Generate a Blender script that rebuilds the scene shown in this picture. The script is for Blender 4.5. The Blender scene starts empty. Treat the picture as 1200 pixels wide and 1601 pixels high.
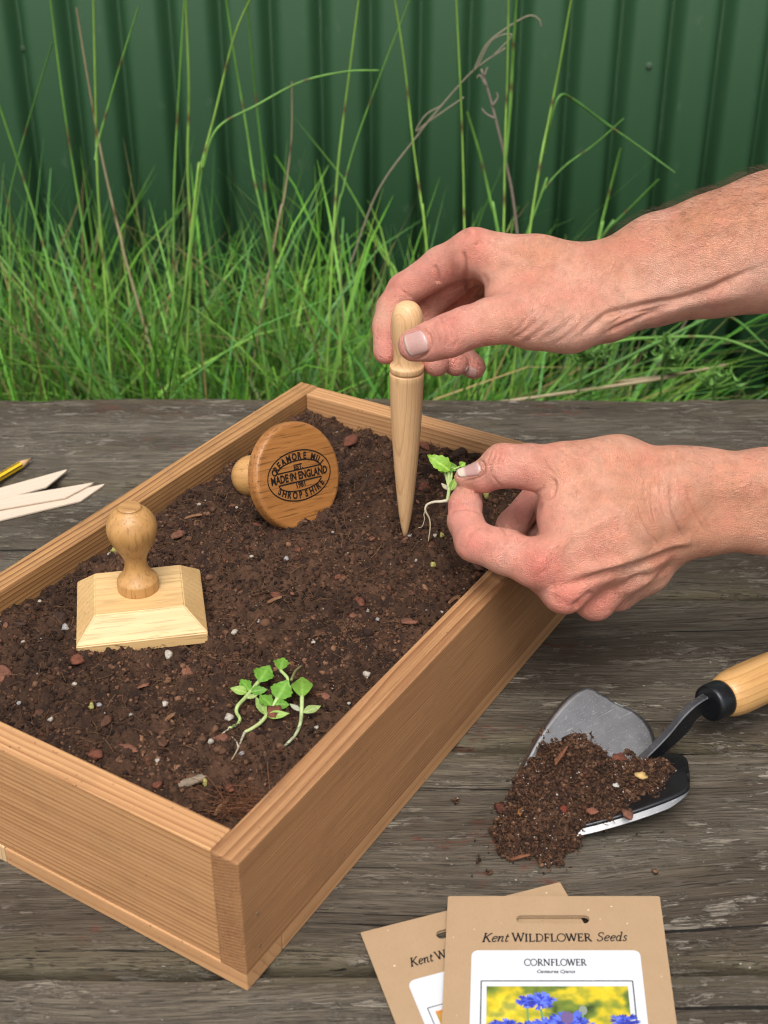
import bpy, bmesh, math, random
import numpy as np
from mathutils import Vector, Matrix
from mathutils.bvhtree import BVHTree

# ------------------------------------------------------------------ camera, sky, sun, exposure
S = bpy.context.scene
COL = S.collection
random.seed(7)
RNG = np.random.default_rng(11)
CAMZ, PITCH, FPX = 0.535, 0.5329, 2023.9          # camera height over the table top, tilt, focal length in photo pixels
FW = np.array([0, math.cos(PITCH), -math.sin(PITCH)])
UPV = np.array([0, math.sin(PITCH), math.cos(PITCH)])
RT = np.array([1.0, 0, 0])
CAMP = np.array([0, 0, CAMZ])
cd = bpy.data.cameras.new('camera'); cam = bpy.data.objects.new('camera', cd); COL.objects.link(cam)
cam.location = CAMP; cam.rotation_euler = (math.pi/2 - PITCH, 0, 0)
cd.sensor_width = 36; cd.lens = FPX/1601*36; cd.clip_start = 0.02; cd.clip_end = 200
cd.dof.use_dof = True; cd.dof.focus_distance = 0.83; cd.dof.aperture_fstop = 13
S.camera = cam

SUN_EL, SUN_AZ = math.radians(62), math.radians(-172)   # azimuth measured from +Y towards +X
w = bpy.data.worlds.new('World'); S.world = w; w.use_nodes = True
nt = w.node_tree; bg = nt.nodes['Background']
sky = nt.nodes.new('ShaderNodeTexSky'); sky.sky_type = 'NISHITA'; sky.sun_disc = False
sky.sun_elevation = SUN_EL; sky.sun_rotation = SUN_AZ; sky.air_density = 1.0; sky.dust_density = 4.0; sky.ozone_density = 0.6
bw = nt.nodes.new('ShaderNodeRGBToBW'); gm_ = nt.nodes.new('ShaderNodeMix'); gm_.data_type = 'RGBA'; gm_.inputs[0].default_value = .82   # overcast: most of the blue goes
nt.links.new(sky.outputs[0], bw.inputs[0]); nt.links.new(sky.outputs[0], gm_.inputs[6]); nt.links.new(bw.outputs[0], gm_.inputs[7])
nt.links.new(gm_.outputs[2], bg.inputs[0]); bg.inputs[1].default_value = 0.135
sd = bpy.data.lights.new('sun', 'SUN'); sun = bpy.data.objects.new('sun', sd); COL.objects.link(sun)
sd.energy = 1.4; sd.angle = math.radians(35); sd.color = (1.0, 0.96, 0.90)
dirv = Vector((math.sin(SUN_AZ)*math.cos(SUN_EL), math.cos(SUN_AZ)*math.cos(SUN_EL), math.sin(SUN_EL)))
sun.rotation_euler = (-dirv).to_track_quat('-Z', 'Y').to_euler()
S.view_settings.view_transform = 'Standard'; S.view_settings.look = 'None'
S.view_settings.gamma = 1; S.view_settings.exposure = 0.80; S.view_settings.use_curve_mapping = False
S.render.engine = 'CYCLES'
S.cycles.use_denoising = True
S.cycles.filter_width = 1.15; S.cycles.sample_clamp_indirect = 4
S.cycles.max_bounces = 8

# ------------------------------------------------------------------ helpers
def at(u, v, d):
    """photo pixel + distance along the lens axis -> world"""
    return CAMP + d*FW + (u-600)/FPX*d*RT + (800.5-v)/FPX*d*UPV
def onz(u, v, z):
    dr = FW + (u-600)/FPX*RT + (800.5-v)/FPX*UPV
    return CAMP + dr*((z-CAMZ)/dr[2])
def ony(u, v, y):
    dr = FW + (u-600)/FPX*RT + (800.5-v)/FPX*UPV
    return CAMP + dr*(y/dr[1])
def project(P):
    Q = np.asarray(P) - CAMP
    d = Q@FW
    return 600+FPX*(Q@RT)/d, 800.5-FPX*(Q@UPV)/d, d

def _h(ix, iy, iz, seed):
    n = (ix*374761393 + iy*668265263 + iz*2147483647 + seed*1274126177) & 0xffffffff
    n = ((n ^ (n >> 13))*1274126177) & 0xffffffff
    return ((n ^ (n >> 16)) & 0xffff)/65535.0
def vnoise(P, seed=0):
    P = np.asarray(P, dtype=np.float64); I = np.floor(P).astype(np.int64); f = P-I; f = f*f*(3-2*f)
    r = 0
    for a in (0, 1):
        for b in (0, 1):
            for c in (0, 1):
                wgt = (f[..., 0] if a else 1-f[..., 0])*(f[..., 1] if b else 1-f[..., 1])*(f[..., 2] if c else 1-f[..., 2])
                r = r + wgt*_h(I[..., 0]+a, I[..., 1]+b, I[..., 2]+c, seed)
    return r*2-1
def fbm(P, octs=4, seed=0, gain=.5):
    r, a, s = 0, 1, 1.0
    for o in range(octs):
        r = r + a*vnoise(np.asarray(P)*s, seed+o); a *= gain; s *= 2.03
    return r

def link(o, parent=None):
    COL.objects.link(o)
    if parent is not None:
        o.parent = parent
    return o
def tag(o, label=None, cat=None, group=None, kind=None):
    if label: o['label'] = label
    if cat: o['category'] = cat
    if group: o['group'] = group
    if kind: o['kind'] = kind
    return o
def empty(name, loc, rz=0.0, label=None, cat=None, group=None, rot=None):
    o = bpy.data.objects.new(name, None); COL.objects.link(o); o.empty_display_size = .02
    o.location = tuple(loc); o.rotation_euler = rot if rot is not None else (0, 0, rz)
    return tag(o, label, cat, group)
def mesh(name, V, F, mat=None, parent=None, smooth=False, col=None, mats=None, mi=None, loc=None, rz=None, mtx=None):
    me = bpy.data.meshes.new(name)
    V = np.asarray(V, dtype=np.float64)
    if isinstance(F, np.ndarray):
        n, k = F.shape
        me.vertices.add(len(V)); me.vertices.foreach_set('co', V.astype(np.float32).ravel())
        me.loops.add(n*k); me.loops.foreach_set('vertex_index', F.astype(np.int32).ravel())
        me.polygons.add(n); me.polygons.foreach_set('loop_start', np.arange(0, n*k, k, dtype=np.int32))
        me.polygons.foreach_set('loop_total', np.full(n, k, dtype=np.int32))
        me.update(calc_edges=True); me.validate()
    else:
        me.from_pydata([tuple(v) for v in V], [], [tuple(f) for f in F]); me.update()
    if col is not None:
        at_ = me.color_attributes.new('Col', 'FLOAT_COLOR', 'POINT')
        c = np.ones((len(V), 4), dtype=np.float32); c[:, :3] = col; at_.data.foreach_set('color', c.ravel())
    for m in (mats or ([mat] if mat else [])): me.materials.append(m)
    if mi is not None: me.polygons.foreach_set('material_index', np.asarray(mi, dtype=np.int32))
    if smooth: me.polygons.foreach_set('use_smooth', np.ones(len(me.polygons), dtype=bool))
    o = bpy.data.objects.new(name, me); link(o, parent)
    if mtx is not None: o.matrix_local = mtx
    if loc is not None: o.location = tuple(loc)
    if rz is not None: o.rotation_euler = (0, 0, rz)
    return o
def from_bm(name, bm, mat, parent=None, smooth=False, loc=None, rz=None, mtx=None):
    me = bpy.data.meshes.new(name); bm.to_mesh(me); bm.free(); me.materials.append(mat)
    if smooth: me.polygons.foreach_set('use_smooth', np.ones(len(me.polygons), dtype=bool))
    o = bpy.data.objects.new(name, me); link(o, parent)
    if mtx is not None: o.matrix_local = mtx
    if loc is not None: o.location = tuple(loc)
    if rz is not None: o.rotation_euler = (0, 0, rz)
    return o
def box_bm(x0, x1, y0, y1, z0, z1, bev=.001, seg=2):
    bm = bmesh.new(); bmesh.ops.create_cube(bm, size=1)
    for v in bm.verts:
        v.co = Vector((x0+(v.co.x+.5)*(x1-x0), y0+(v.co.y+.5)*(y1-y0), z0+(v.co.z+.5)*(z1-z0)))
    if bev: bmesh.ops.bevel(bm, geom=list(bm.edges), offset=bev, segments=seg, profile=.6, affect='EDGES')
    return bm
def lathe(prof, n=48):
    """prof: (z, r) list -> V, F (quads + caps as tris)"""
    V = []; F = []
    a = np.linspace(0, 2*math.pi, n, endpoint=False)
    for z, r in prof:
        for t in a: V.append((r*math.cos(t), r*math.sin(t), z))
    for i in range(len(prof)-1):
        for j in range(n):
            k = (j+1) % n
            F.append((i*n+j, i*n+k, (i+1)*n+k, (i+1)*n+j))
    F.append(tuple(range(n))[::-1]); F.append(tuple((len(prof)-1)*n+j for j in range(n)))
    return V, F
def catmull(P, n=8):
    P = np.asarray(P, dtype=float)
    if len(P) < 3:
        t = np.linspace(0, 1, n+1)[:, None]; return P[0]*(1-t)+P[-1]*t
    Q = np.vstack([2*P[0]-P[1], P, 2*P[-1]-P[-2]]); out = []
    for i in range(1, len(Q)-2):
        for t in np.linspace(0, 1, n, endpoint=False):
            out.append(.5*((2*Q[i])+(-Q[i-1]+Q[i+1])*t+(2*Q[i-1]-5*Q[i]+4*Q[i+1]-Q[i+2])*t*t+(-Q[i-1]+3*Q[i]-3*Q[i+1]+Q[i+2])*t**3))
    out.append(P[-1]); return np.array(out)
def tube(P, R, n=8, cap=True):
    P = np.asarray(P, float); m = len(P); R = np.broadcast_to(np.asarray(R, float), (m,)) if np.ndim(R) == 0 else np.asarray(R, float)
    T = np.gradient(P, axis=0); T /= np.linalg.norm(T, axis=1)[:, None]+1e-12
    ref = np.array([0, 0, 1.0]) if abs(T[0, 2]) < .9 else np.array([1.0, 0, 0])
    V = []; nrm = np.cross(T[0], ref); nrm /= np.linalg.norm(nrm)
    a = np.linspace(0, 2*math.pi, n, endpoint=False)
    for i in range(m):
        nrm = nrm - T[i]*(nrm@T[i]); nrm /= np.linalg.norm(nrm)+1e-12
        b = np.cross(T[i], nrm)
        for t in a: V.append(P[i]+R[i]*(math.cos(t)*nrm+math.sin(t)*b))
    F = [(i*n+j, i*n+(j+1) % n, (i+1)*n+(j+1) % n, (i+1)*n+j) for i in range(m-1) for j in range(n)]
    if cap: F += [tuple(range(n))[::-1], tuple((m-1)*n+j for j in range(n))]
    return V, F
class MB:
    def __init__(s): s.V = []; s.F = []; s.C = []; s.n = 0
    def add(s, V, F, c=None):
        V = [tuple(v) for v in V]; s.V += V; s.F += [tuple(i+s.n for i in f) for f in F]
        s.C += [c if c is not None else (1, 1, 1)]*len(V); s.n += len(V)
    def build(s, name, mat, parent=None, smooth=True, colors=False, **k):
        return mesh(name, s.V, s.F, mat, parent, smooth, col=np.array(s.C) if colors else None, **k)

# ------------------------------------------------------------------ materials
class NB:
    def __init__(s, name):
        s.m = bpy.data.materials.new(name); s.m.use_nodes = True; s.t = s.m.node_tree
        s.b = s.t.nodes['Principled BSDF']; s.out = s.t.nodes['Material Output']
        s.tc = s.t.nodes.new('ShaderNodeTexCoord')
    def n(s, typ, props=None, **ins):
        nd = s.t.nodes.new('ShaderNode'+typ)
        for k, v in (props or {}).items(): setattr(nd, k, v)
        for k, v in ins.items():
            key = k.replace('_', ' ') if not k.startswith('i') or not k[1:].isdigit() else int(k[1:])
            s.set(nd.inputs[key], v)
        return nd
    def set(s, sock, v):
        if hasattr(v, 'is_linked') or isinstance(v, bpy.types.NodeSocket): s.t.links.new(v, sock)
        elif isinstance(v, bpy.types.Node): s.t.links.new(v.outputs[0], sock)
        else: sock.default_value = v
    def mapping(s, scale=(1, 1, 1), loc=(0, 0, 0), rot=(0, 0, 0), src=None):
        return s.n('Mapping', Vector=src or s.tc.outputs['Object'], Scale=scale, Location=loc, Rotation=rot).outputs[0]
    def noise(s, vec, scale, detail=4, rough=.55, dist=0.0):
        return s.n('TexNoise', Vector=vec, Scale=scale, Detail=detail, Roughness=rough, Distortion=dist).outputs['Fac']
    def ramp(s, fac, stops, interp='LINEAR'):
        r = s.n('ValToRGB', Fac=fac); cr = r.color_ramp; cr.interpolation = interp
        while len(cr.elements) < len(stops): cr.elements.new(.5)
        for e, (p, c) in zip(cr.elements, stops):
            e.position = p; e.color = (*c, 1) if len(c) == 3 else c
        return r.outputs[0]
    def mix(s, fac, a, b, mode='MIX'):
        m = s.n('Mix', {'data_type': 'RGBA', 'blend_type': mode})
        s.set(m.inputs[0], fac); s.set(m.inputs[6], a if not isinstance(a, tuple) else (*a, 1)); s.set(m.inputs[7], b if not isinstance(b, tuple) else (*b, 1))
        return m.outputs[2]
    def math(s, op, a, b=0.0, c=0.0):
        m = s.n('Math', {'operation': op}); s.set(m.inputs[0], a); s.set(m.inputs[1], b); s.set(m.inputs[2], c); return m.outputs[0]
    def vadd(s, a, b):
        m = s.n('VectorMath', {'operation': 'ADD'}); s.set(m.inputs[0], a); s.set(m.inputs[1], b); return m.outputs[0]
    def vscale(s, a, k):
        m = s.n('VectorMath', {'operation': 'SCALE'}); s.set(m.inputs[0], a); m.inputs['Scale'].default_value = k; return m.outputs[0]
    def bump(s, h, dist, strength=1.0, normal=None):
        b = s.n('Bump', Height=h, Distance=dist, Strength=strength)
        if normal is not None: s.set(b.inputs['Normal'], normal)
        return b.outputs[0]
    def fin(s, color=None, rough=.6, bump=None, spec=.5, **kw):
        if color is not None: s.set(s.b.inputs['Base Color'], (*color, 1) if isinstance(color, tuple) else color)
        s.set(s.b.inputs['Roughness'], rough); s.b.inputs['Specular IOR Level'].default_value = spec
        if bump is not None: s.set(s.b.inputs['Normal'], bump)
        for k, v in kw.items(): s.set(s.b.inputs[k.replace('_', ' ')], v)
        return s.m

def cr3(v): return (v[0], v[1], v[2])
def wood(name, light, dark, period=.003, axis='Z', ringmix=.6, fibre=.35, wobble=.004, rough=.62, along=.12, pores=0.0, seed=0.0, sharp=.75, bumpd=.00012, spec=.3, dirt=0.0, rotx=.6):
    b = NB(name)
    v0 = b.mapping(scale=(along, 1, 1), loc=(seed, seed*1.7, seed*.6), src=b.mapping(rot=(rotx, 0, 0)))
    nz = b.n('TexNoise', Vector=v0, Scale=34.0, Detail=2.0, Roughness=.4)
    off = b.vscale(b.vadd(nz.outputs['Color'], (-.5, -.5, -.5)), wobble*2)
    vv = b.vadd(v0, off)
    wv = b.n('TexWave', {'wave_type': 'BANDS', 'bands_direction': axis, 'wave_profile': 'SAW'}, Vector=vv, Scale=2*math.pi/(20*period), Distortion=1.5, Detail=2.0, Detail_Scale=.35)
    ring = b.ramp(wv.outputs['Fac'], [(0, (0, 0, 0)), (sharp, (.28, .28, .28)), (.93, (1, 1, 1)), (1, (0, 0, 0))])
    sc = (.02, 1, .12) if axis == 'Y' else (.02, .12, 1)
    ln = b.noise(b.n('Mapping', Vector=vv, Scale=(.12, 1, 1)).outputs[0], .62/period, 2, .5)       # some rings broad and pale, some tight and dark
    lowv = b.ramp(b.noise(b.n('Mapping', Vector=vv, Scale=(.3, 1, 1)).outputs[0], .11/period, 3, .6), [(.3, (.45, .45, .45)), (.7, (1, 1, 1))])
    ringm = b.math('MULTIPLY', ring, b.math('MULTIPLY', lowv, ringmix), 0)
    ringm = b.math('MINIMUM', b.math('ADD', ringm, b.math('MULTIPLY', b.ramp(ln, [(.52, (0, 0, 0)), (.72, (1, 1, 1))]), ringmix*.25)), 1.0)
    fv = b.noise(b.mapping(scale=(.012, 1, 1), loc=(seed, 0, seed)), 1250, 5, .72)
    fib = b.ramp(fv, [(.36, (0, 0, 0)), (.66, (1, 1, 1))])
    c = b.mix(ringm, light, dark)
    c = b.mix(b.math('MULTIPLY', fib, fibre), c, tuple(x*.75 for x in dark))
    big = b.noise(b.mapping(scale=(.25, 1, 1), loc=(seed, 5, 1)), 16, 4, .6)
    c = b.mix(b.ramp(big, [(.40, (.0, .0, .0)), (.75, (.45, .45, .45))]), c, tuple(.45*x+.55*y for x, y in zip(light, dark)))
    h = b.math('ADD', b.math('MULTIPLY', ringm, .25), fv)
    if dirt:
        dv = b.noise(b.mapping(loc=(seed, 2, 2)), 26, 6, .7)
        c = b.mix(b.math('MULTIPLY', b.ramp(dv, [(.50, (0, 0, 0)), (.75, (1, 1, 1))]), dirt), c, (.10, .055, .03))
        sp = b.noise(b.mapping(loc=(1, seed, 2)), 420, 2, .5)
        c = b.mix(b.math('MULTIPLY', b.ramp(sp, [(.70, (0, 0, 0)), (.75, (1, 1, 1))]), .7), c, (.05, .025, .014))
    return b.fin(c, rough, b.bump(h, bumpd), spec)

def plain(name, color, rough=.6, spec=.4, metallic=0.0, nscale=0, namt=.2, bumpd=0):
    b = NB(name)
    c = color; bp = None
    if nscale:
        n = b.noise(b.tc.outputs['Object'], nscale, 5, .6)
        c = b.mix(b.math('MULTIPLY', n, namt*2), color, tuple(x*.45 for x in color))
        if bumpd: bp = b.bump(n, bumpd)
    return b.fin(c, rough, bp, spec, Metallic=metallic)
def attr_mat(name, rough=.6, spec=.3, nscale=0, namt=.4, bumpd=0, transl=0.0, gloss=None, **kw):
    b = NB(name)
    a = b.n('Attribute', {'attribute_name': 'Col'}).outputs['Color']; bp = None
    if nscale:
        n = b.noise(b.tc.outputs['Object'], nscale, 5, .65)
        a = b.mix(1.0, a, b.ramp(n, [(.25, (1-namt,)*3), (.75, (1+namt*.5,)*3)]), 'MULTIPLY')
        if bumpd: bp = b.bump(n, bumpd)
    m = b.fin(a, rough, bp, spec, **kw)
    if transl:
        tr = b.n('BsdfTranslucent', Color=a); mx = b.n('MixShader'); b.set(mx.inputs[0], transl)
        b.t.links.new(b.b.outputs[0], mx.inputs[1]); b.t.links.new(tr.outputs[0], mx.inputs[2]); b.t.links.new(mx.outputs[0], b.out.inputs[0])
    return m

# ------------------------------------------------------------------ ground
GZ = -0.72
gb = NB('earth')
gn = gb.noise(gb.tc.outputs['Object'], 6, 6, .7)
gm = gb.fin(gb.ramp(gn, [(.3, (.035, .03, .015)), (.6, (.05, .075, .02)), (.8, (.09, .085, .04))]), .95, gb.bump(gn, .02))
mesh('ground', [(-60, -60, GZ), (60, -60, GZ), (60, 60, GZ), (-60, 60, GZ)], [(0, 1, 2, 3)], gm)['kind'] = 'structure'

# ------------------------------------------------------------------ corrugated fence
def fence_mat():
    b = NB('green_painted_metal')
    n = b.noise(b.mapping(scale=(1, 1, .25)), 9, 5, .65)
    c = b.mix(n, (.0165, .052, .0205), (.022, .062, .026))
    sp = b.noise(b.mapping(scale=(1, 1, .5)), 60, 3, .6)
    c = b.mix(b.math('MULTIPLY', b.ramp(sp, [(.66, (0, 0, 0)), (.76, (1, 1, 1))]), .35), c, (.07, .10, .07))
    return b.fin(c, .62, b.bump(n, .002), .18)
FM = fence_mat()
FENCE_Y, LEAN = 2.03, math.radians(1)
fence = empty('metal_fence', (0, FENCE_Y+.012, GZ), label='dark green corrugated metal fence standing behind the grass', cat='fence', rot=(-LEAN, 0, 0))
per = .0765; PH = .5-.4388/per
def corr(x):
    t = np.cos(2*math.pi*(x/per+PH)); return .030*((1-t)/2)**5.5-.004      # broad crests towards the table, narrow troughs
for (xa, xb, dy) in ((-2.2, -.62, 0), (-.66, .92, -.0015), (.88, 2.5, 0)):
    xs = np.arange(xa, xb+1e-6, per/28); ys = corr(xs)+dy
    V = []; F = []
    for z in (0, 1.3): V += [(x, y, z) for x, y in zip(xs, ys)]
    n = len(xs); F = [(i, i+1, n+i+1, n+i) for i in range(n-1)]
    o = mesh('panel', V, F, FM, fence, True)
    sm = o.modifiers.new('thick', 'SOLIDIFY'); sm.thickness = .0008; sm.offset = 1
screwm = plain('screw_metal', (.05, .085, .05), .6, .3, .0)
rail = from_bm('rail', box_bm(-2.2, 2.5, .034, .08, .55, .62, .003), plain('rail_wood', (.12, .09, .06), .8), fence)
for (u, v) in ((23, 85), (1018, 107)):
    p = Vector(ony(u, v, FENCE_Y)); q = fence.matrix_basis.inverted() @ p
    V, F = lathe([(0, .0055), (.0015, .0055), (.002, .0042), (.004, .004), (.0046, .003)], 12)
    mesh('screw', V, F, screwm, fence, False, mtx=Matrix.Translation((q.x, float(corr(np.array(q.x)))-.001, q.z)) @ Matrix.Rotation(math.pi/2, 4, 'X'))

# ------------------------------------------------------------------ table
def table_mat():
    b = NB('weathered_wood')
    oi = b.n('ObjectInfo').outputs['Random']
    cx = b.n('CombineXYZ'); b.set(cx.inputs[0], b.math('MULTIPLY', oi, 7.0)); b.set(cx.inputs[1], b.math('MULTIPLY', oi, 3.0))
    src0 = b.vadd(b.tc.outputs['Object'], cx.outputs[0])
    # the grain wanders: warp across the board slowly along its length
    wz = b.n('TexNoise', Vector=b.mapping(scale=(.35, 1, 1), src=src0), Scale=7.0, Detail=2.0).outputs['Color']
    wy = b.n('SeparateXYZ', Vector=wz).outputs[1]; wc = b.n('CombineXYZ'); b.set(wc.inputs[1], b.math('MULTIPLY', b.math('SUBTRACT', wy, .5), .05))
    src = b.vadd(src0, wc.outputs[0])
    fine = b.noise(b.mapping(scale=(.040, 1, 1), src=src), 850, 7, .82)
    mid = b.noise(b.mapping(scale=(.045, 1, 1), src=src), 200, 5, .7)
    big = b.noise(b.mapping(scale=(.3, 1, 1), src=src), 9, 5, .65)
    c = b.mix(b.ramp(mid, [(.30, (0, 0, 0)), (.70, (1, 1, 1))]), (.046, .037, .027), (.235, .198, .148))
    c = b.mix(b.math('MULTIPLY', b.ramp(fine, [(.46, (0, 0, 0)), (.66, (1, 1, 1))]), .7), c, (.030, .024, .018))
    c = b.mix(b.ramp(big, [(.42, (0, 0, 0)), (.58, (.9, .9, .9))]), c, b.mix(fine, (.028, .020, .014), (.090, .067, .044)))
    # paler, mossy band along the board edges
    gy = b.n('SeparateXYZ', Vector=b.tc.outputs['Generated']).outputs[1]
    ed = b.math('ABSOLUTE', b.math('SUBTRACT', gy, .5)); en = b.noise(b.mapping(scale=(.2, 1, 1), src=src), 22, 4, .6)
    em = b.ramp(b.math('ADD', ed, b.math('MULTIPLY', b.math('SUBTRACT', en, .5), .35)), [(.40, (0, 0, 0)), (.49, (1, 1, 1))])
    c = b.mix(b.math('MULTIPLY', em, .65), c, b.mix(fine, (.175, .145, .085), (.055, .043, .026)))
    ol = b.noise(b.mapping(scale=(.35, 1, 1), src=src, loc=(3, 1, 0)), 13, 4, .6)
    c = b.mix(b.math('MULTIPLY', b.ramp(ol, [(.55, (0, 0, 0)), (.75, (1, 1, 1))]), .45), c, (.125, .105, .055))
    # pale flakes of old paint: ragged islands, in a few places only
    fm1 = b.noise(b.mapping(scale=(.28, 1, 1), src=src, loc=(1, 4, 0)), 130, 9, .80, .6)
    fm2 = b.noise(b.mapping(scale=(.5, 1, 1), src=src, loc=(9, 2, 0)), 15, 4, .6)
    fl = b.math('MULTIPLY', b.ramp(fm1, [(.535, (0, 0, 0)), (.548, (1, 1, 1))]), b.ramp(fm2, [(.41, (0, 0, 0)), (.52, (1, 1, 1))]))
    fl = b.math('MULTIPLY', fl, b.ramp(fine, [(.38, (0, 0, 0)), (.5, (1, 1, 1))]))
    c = b.mix(b.math('MULTIPLY', fl, .8), c, (.33, .285, .225))
    fs = b.noise(b.mapping(scale=(.035, 1, 1), src=src, loc=(2, 7, 0)), 620, 4, .7)
    st = b.math('MULTIPLY', b.ramp(fs, [(.60, (0, 0, 0)), (.66, (1, 1, 1))]), b.ramp(fm2, [(.40, (0, 0, 0)), (.6, (1, 1, 1))]))
    c = b.mix(b.math('MULTIPLY', st, .65), c, (.25, .215, .165))
    # rusty paint stains
    rd = b.noise(b.mapping(scale=(.6, 1, 1), src=src, loc=(5, 5, 0)), 14, 5, .75)
    rd2 = b.noise(b.mapping(scale=(.3, 1, 1), src=src, loc=(6, 2, 0)), 260, 4, .75)
    rm = b.math('MULTIPLY', b.ramp(rd, [(.59, (0, 0, 0)), (.65, (1, 1, 1))]), b.ramp(rd2, [(.46, (0, 0, 0)), (.6, (1, 1, 1))]))
    c = b.mix(b.math('MULTIPLY', rm, .8), c, (.12, .028, .017))
    sp = b.n('TexVoronoi', Vector=src, Scale=120.0, Randomness=1.0).outputs['Distance']
    sel = b.noise(src, 300, 1)
    spm = b.math('MULTIPLY', b.ramp(sp, [(.05, (1, 1, 1)), (.09, (0, 0, 0))]), b.ramp(sel, [(.57, (0, 0, 0)), (.60, (1, 1, 1))]))
    c = b.mix(spm, c, (.38, .35, .30))
    # long checks that follow the grain
    ck = b.noise(b.mapping(scale=(.010, 1, 1), src=src, loc=(0, 9, 0)), 210, 3, .55)
    ckm = b.ramp(ck, [(.315, (1, 1, 1)), (.345, (0, 0, 0))])
    c = b.mix(b.math('MULTIPLY', ckm, .9), c, (.006, .005, .004))
    ck2 = b.noise(b.mapping(scale=(.022, 1, 1), src=src, loc=(4, 2, 0)), 560, 3, .6)
    cm2 = b.math('MULTIPLY', b.ramp(b.math('ABSOLUTE', b.math('SUBTRACT', ck2, .5)), [(.004, (1, 1, 1)), (.016, (0, 0, 0))]), b.ramp(mid, [(.40, (0, 0, 0)), (.6, (1, 1, 1))]))
    c = b.mix(b.math('MULTIPLY', cm2, .65), c, (.012, .010, .008))
    h = b.math('ADD', b.math('MULTIPLY', fine, .8), b.math('MULTIPLY', mid, .9)); h = b.math('SUBTRACT', h, cm2)
    h = b.math('ADD', h, b.math('MULTIPLY', fl, .5)); h = b.math('SUBTRACT', h, b.math('MULTIPLY', ckm, 1.5))
    return b.fin(c, b.ramp(mid, [(.3, (.62,)*3), (.7, (.85,)*3)]), b.bump(h, .0010), .3)
TM = table_mat()
table = empty('wooden_table', (0, 0, GZ), label='weathered grey plank table under the planter box, trowel and seed packets', cat='table')
TX0, TX1 = -.95, .60
edges = [-.05, .117, .284, .4505, .6205, .7865, .9535, 1.125]
for i in range(len(edges)-1):
    y0, y1 = edges[i]+.0027, edges[i+1]-.0027
    # planks with softly worn, slightly wandering edges
    nx = 240; xs = np.linspace(TX0, TX1, nx)
    prof = [(0, -.034), (0, -.006), (.0007, -.0028), (.0022, -.0010), (.005, -.0002), (.012, 0)]
    V = []; F = []
    for x in xs:
        wl = .0032*fbm(np.array([x*9, i*7.1, 0.3]), 4, 3); wr = .0032*fbm(np.array([x*9, i*7.1, 4.3]), 4, 5)
        dl = min(0, .0022*fbm(np.array([x*26, i*5.1, 8.3]), 3, 6)-.0004); dr = min(0, .0022*fbm(np.array([x*26, i*5.1, 2.3]), 3, 8)-.0004)
        ring = [(x, y0+max(wl, -.0018)+a, z+(dl if z > -.004 else 0)) for a, z in prof]
        cz = .0008*fbm(np.array([x*3, i*3.3, 1]), 2, 9)
        ring += [(x, y0+(y1-y0)*t, cz*math.sin(math.pi*t)) for t in (.25, .5, .75)]
        ring += [(x, y1-max(wr, -.0018)-a, z+(dr if z > -.004 else 0)) for a, z in prof[::-1]]
        V += ring
    m = len(ring)
    for a in range(nx-1):
        for c in range(m):
            c2 = (c+1) % m; F.append((a*m+c, (a+1)*m+c, (a+1)*m+c2, a*m+c2))
    F.append(tuple(range(m))); F.append(tuple((nx-1)*m+c for c in range(m))[::-1])
    mesh('plank', V, F, TM, table, True, loc=(0, 0, -GZ))
for x in (TX0+.12, TX1-.18):
    from_bm('batten', box_bm(x, x+.07, .0, 1.08, -GZ-.09, -GZ-.0345, .003), TM, table)
    for y in (.02, 1.0):
        from_bm('leg', box_bm(x, x+.07, y, y+.07, 0, -GZ-.091, .003), TM, table)

# ------------------------------------------------------------------ planter box
BC = np.array([-.0679, .4347]); TH = 1.0233; BL, BW, BH, BT = .4545, .2772, .0885, .0165
BA = np.array([math.cos(TH), math.sin(TH)]); BB = np.array([-math.sin(TH), math.cos(TH)])
BZ0 = .0120
def tobox(p): d = np.asarray(p)[..., :2]-BC; return d@BA, d@BB
def frombox(a, b, z): q = BC+a*BA+b*BB; return np.array([q[0], q[1], z])
planter = empty('planter_box', (BC[0], BC[1], 0), TH, 'open cedar wood planter box full of dark potting soil on the table', 'planter box')
WF = wood('cedar_front', (.57, .320, .145), (.24, .085, .028), .0025, 'Z', 1.0, .3, .004, seed=1.3, sharp=.5, bumpd=.00012, dirt=.22, rotx=.72)
WS = wood('cedar_side', (.50, .268, .120), (.21, .085, .032), .0021, 'Z', 1.1, .7, .0035, seed=4.1, sharp=.45, bumpd=.0003, dirt=.3, rotx=.25)
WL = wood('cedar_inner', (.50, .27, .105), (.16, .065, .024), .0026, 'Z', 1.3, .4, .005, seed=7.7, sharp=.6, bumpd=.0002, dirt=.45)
WB = wood('cedar_base', (.56, .31, .145), (.32, .14, .055), .006, 'Y', .8, .3, .003, seed=2.2, dirt=.15)
WE = wood('pale_end_grain', (.62, .43, .24), (.36, .19, .085), .0042, 'X', 1.0, .15, .001, along=1.0, seed=.4, bumpd=.0001)
Rz90 = Matrix.Rotation(math.pi/2, 4, 'Z')
def board(name, a0, b0, length, m, alongA=True, z0=BZ0, z1=BH, t=BT, bev=.0011):
    bm = box_bm(0, length, 0, t, 0, z1-z0, bev)
    if alongA: M = Matrix.Translation((a0, b0, z0))
    else: M = Matrix.Translation((a0+t, b0, z0)) @ Rz90      # local X runs along the box's width
    return from_bm(name, bm, m, planter, mtx=M)
board('side_board', 0, 0, BL, WS); board('side_board', 0, BW-BT, BL, WL)
board('end_board', .0012, BT+.0006, BW-2*BT-.0012, WF, False, z1=BH-.0008)
board('end_board', BL-BT-.0012, BT+.0006, BW-2*BT-.0012, WF, False)
board('base_rail', .0005, .0005, .166, WB, False, z0=0, z1=BZ0-.0003, t=.03, bev=.0008)
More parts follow.
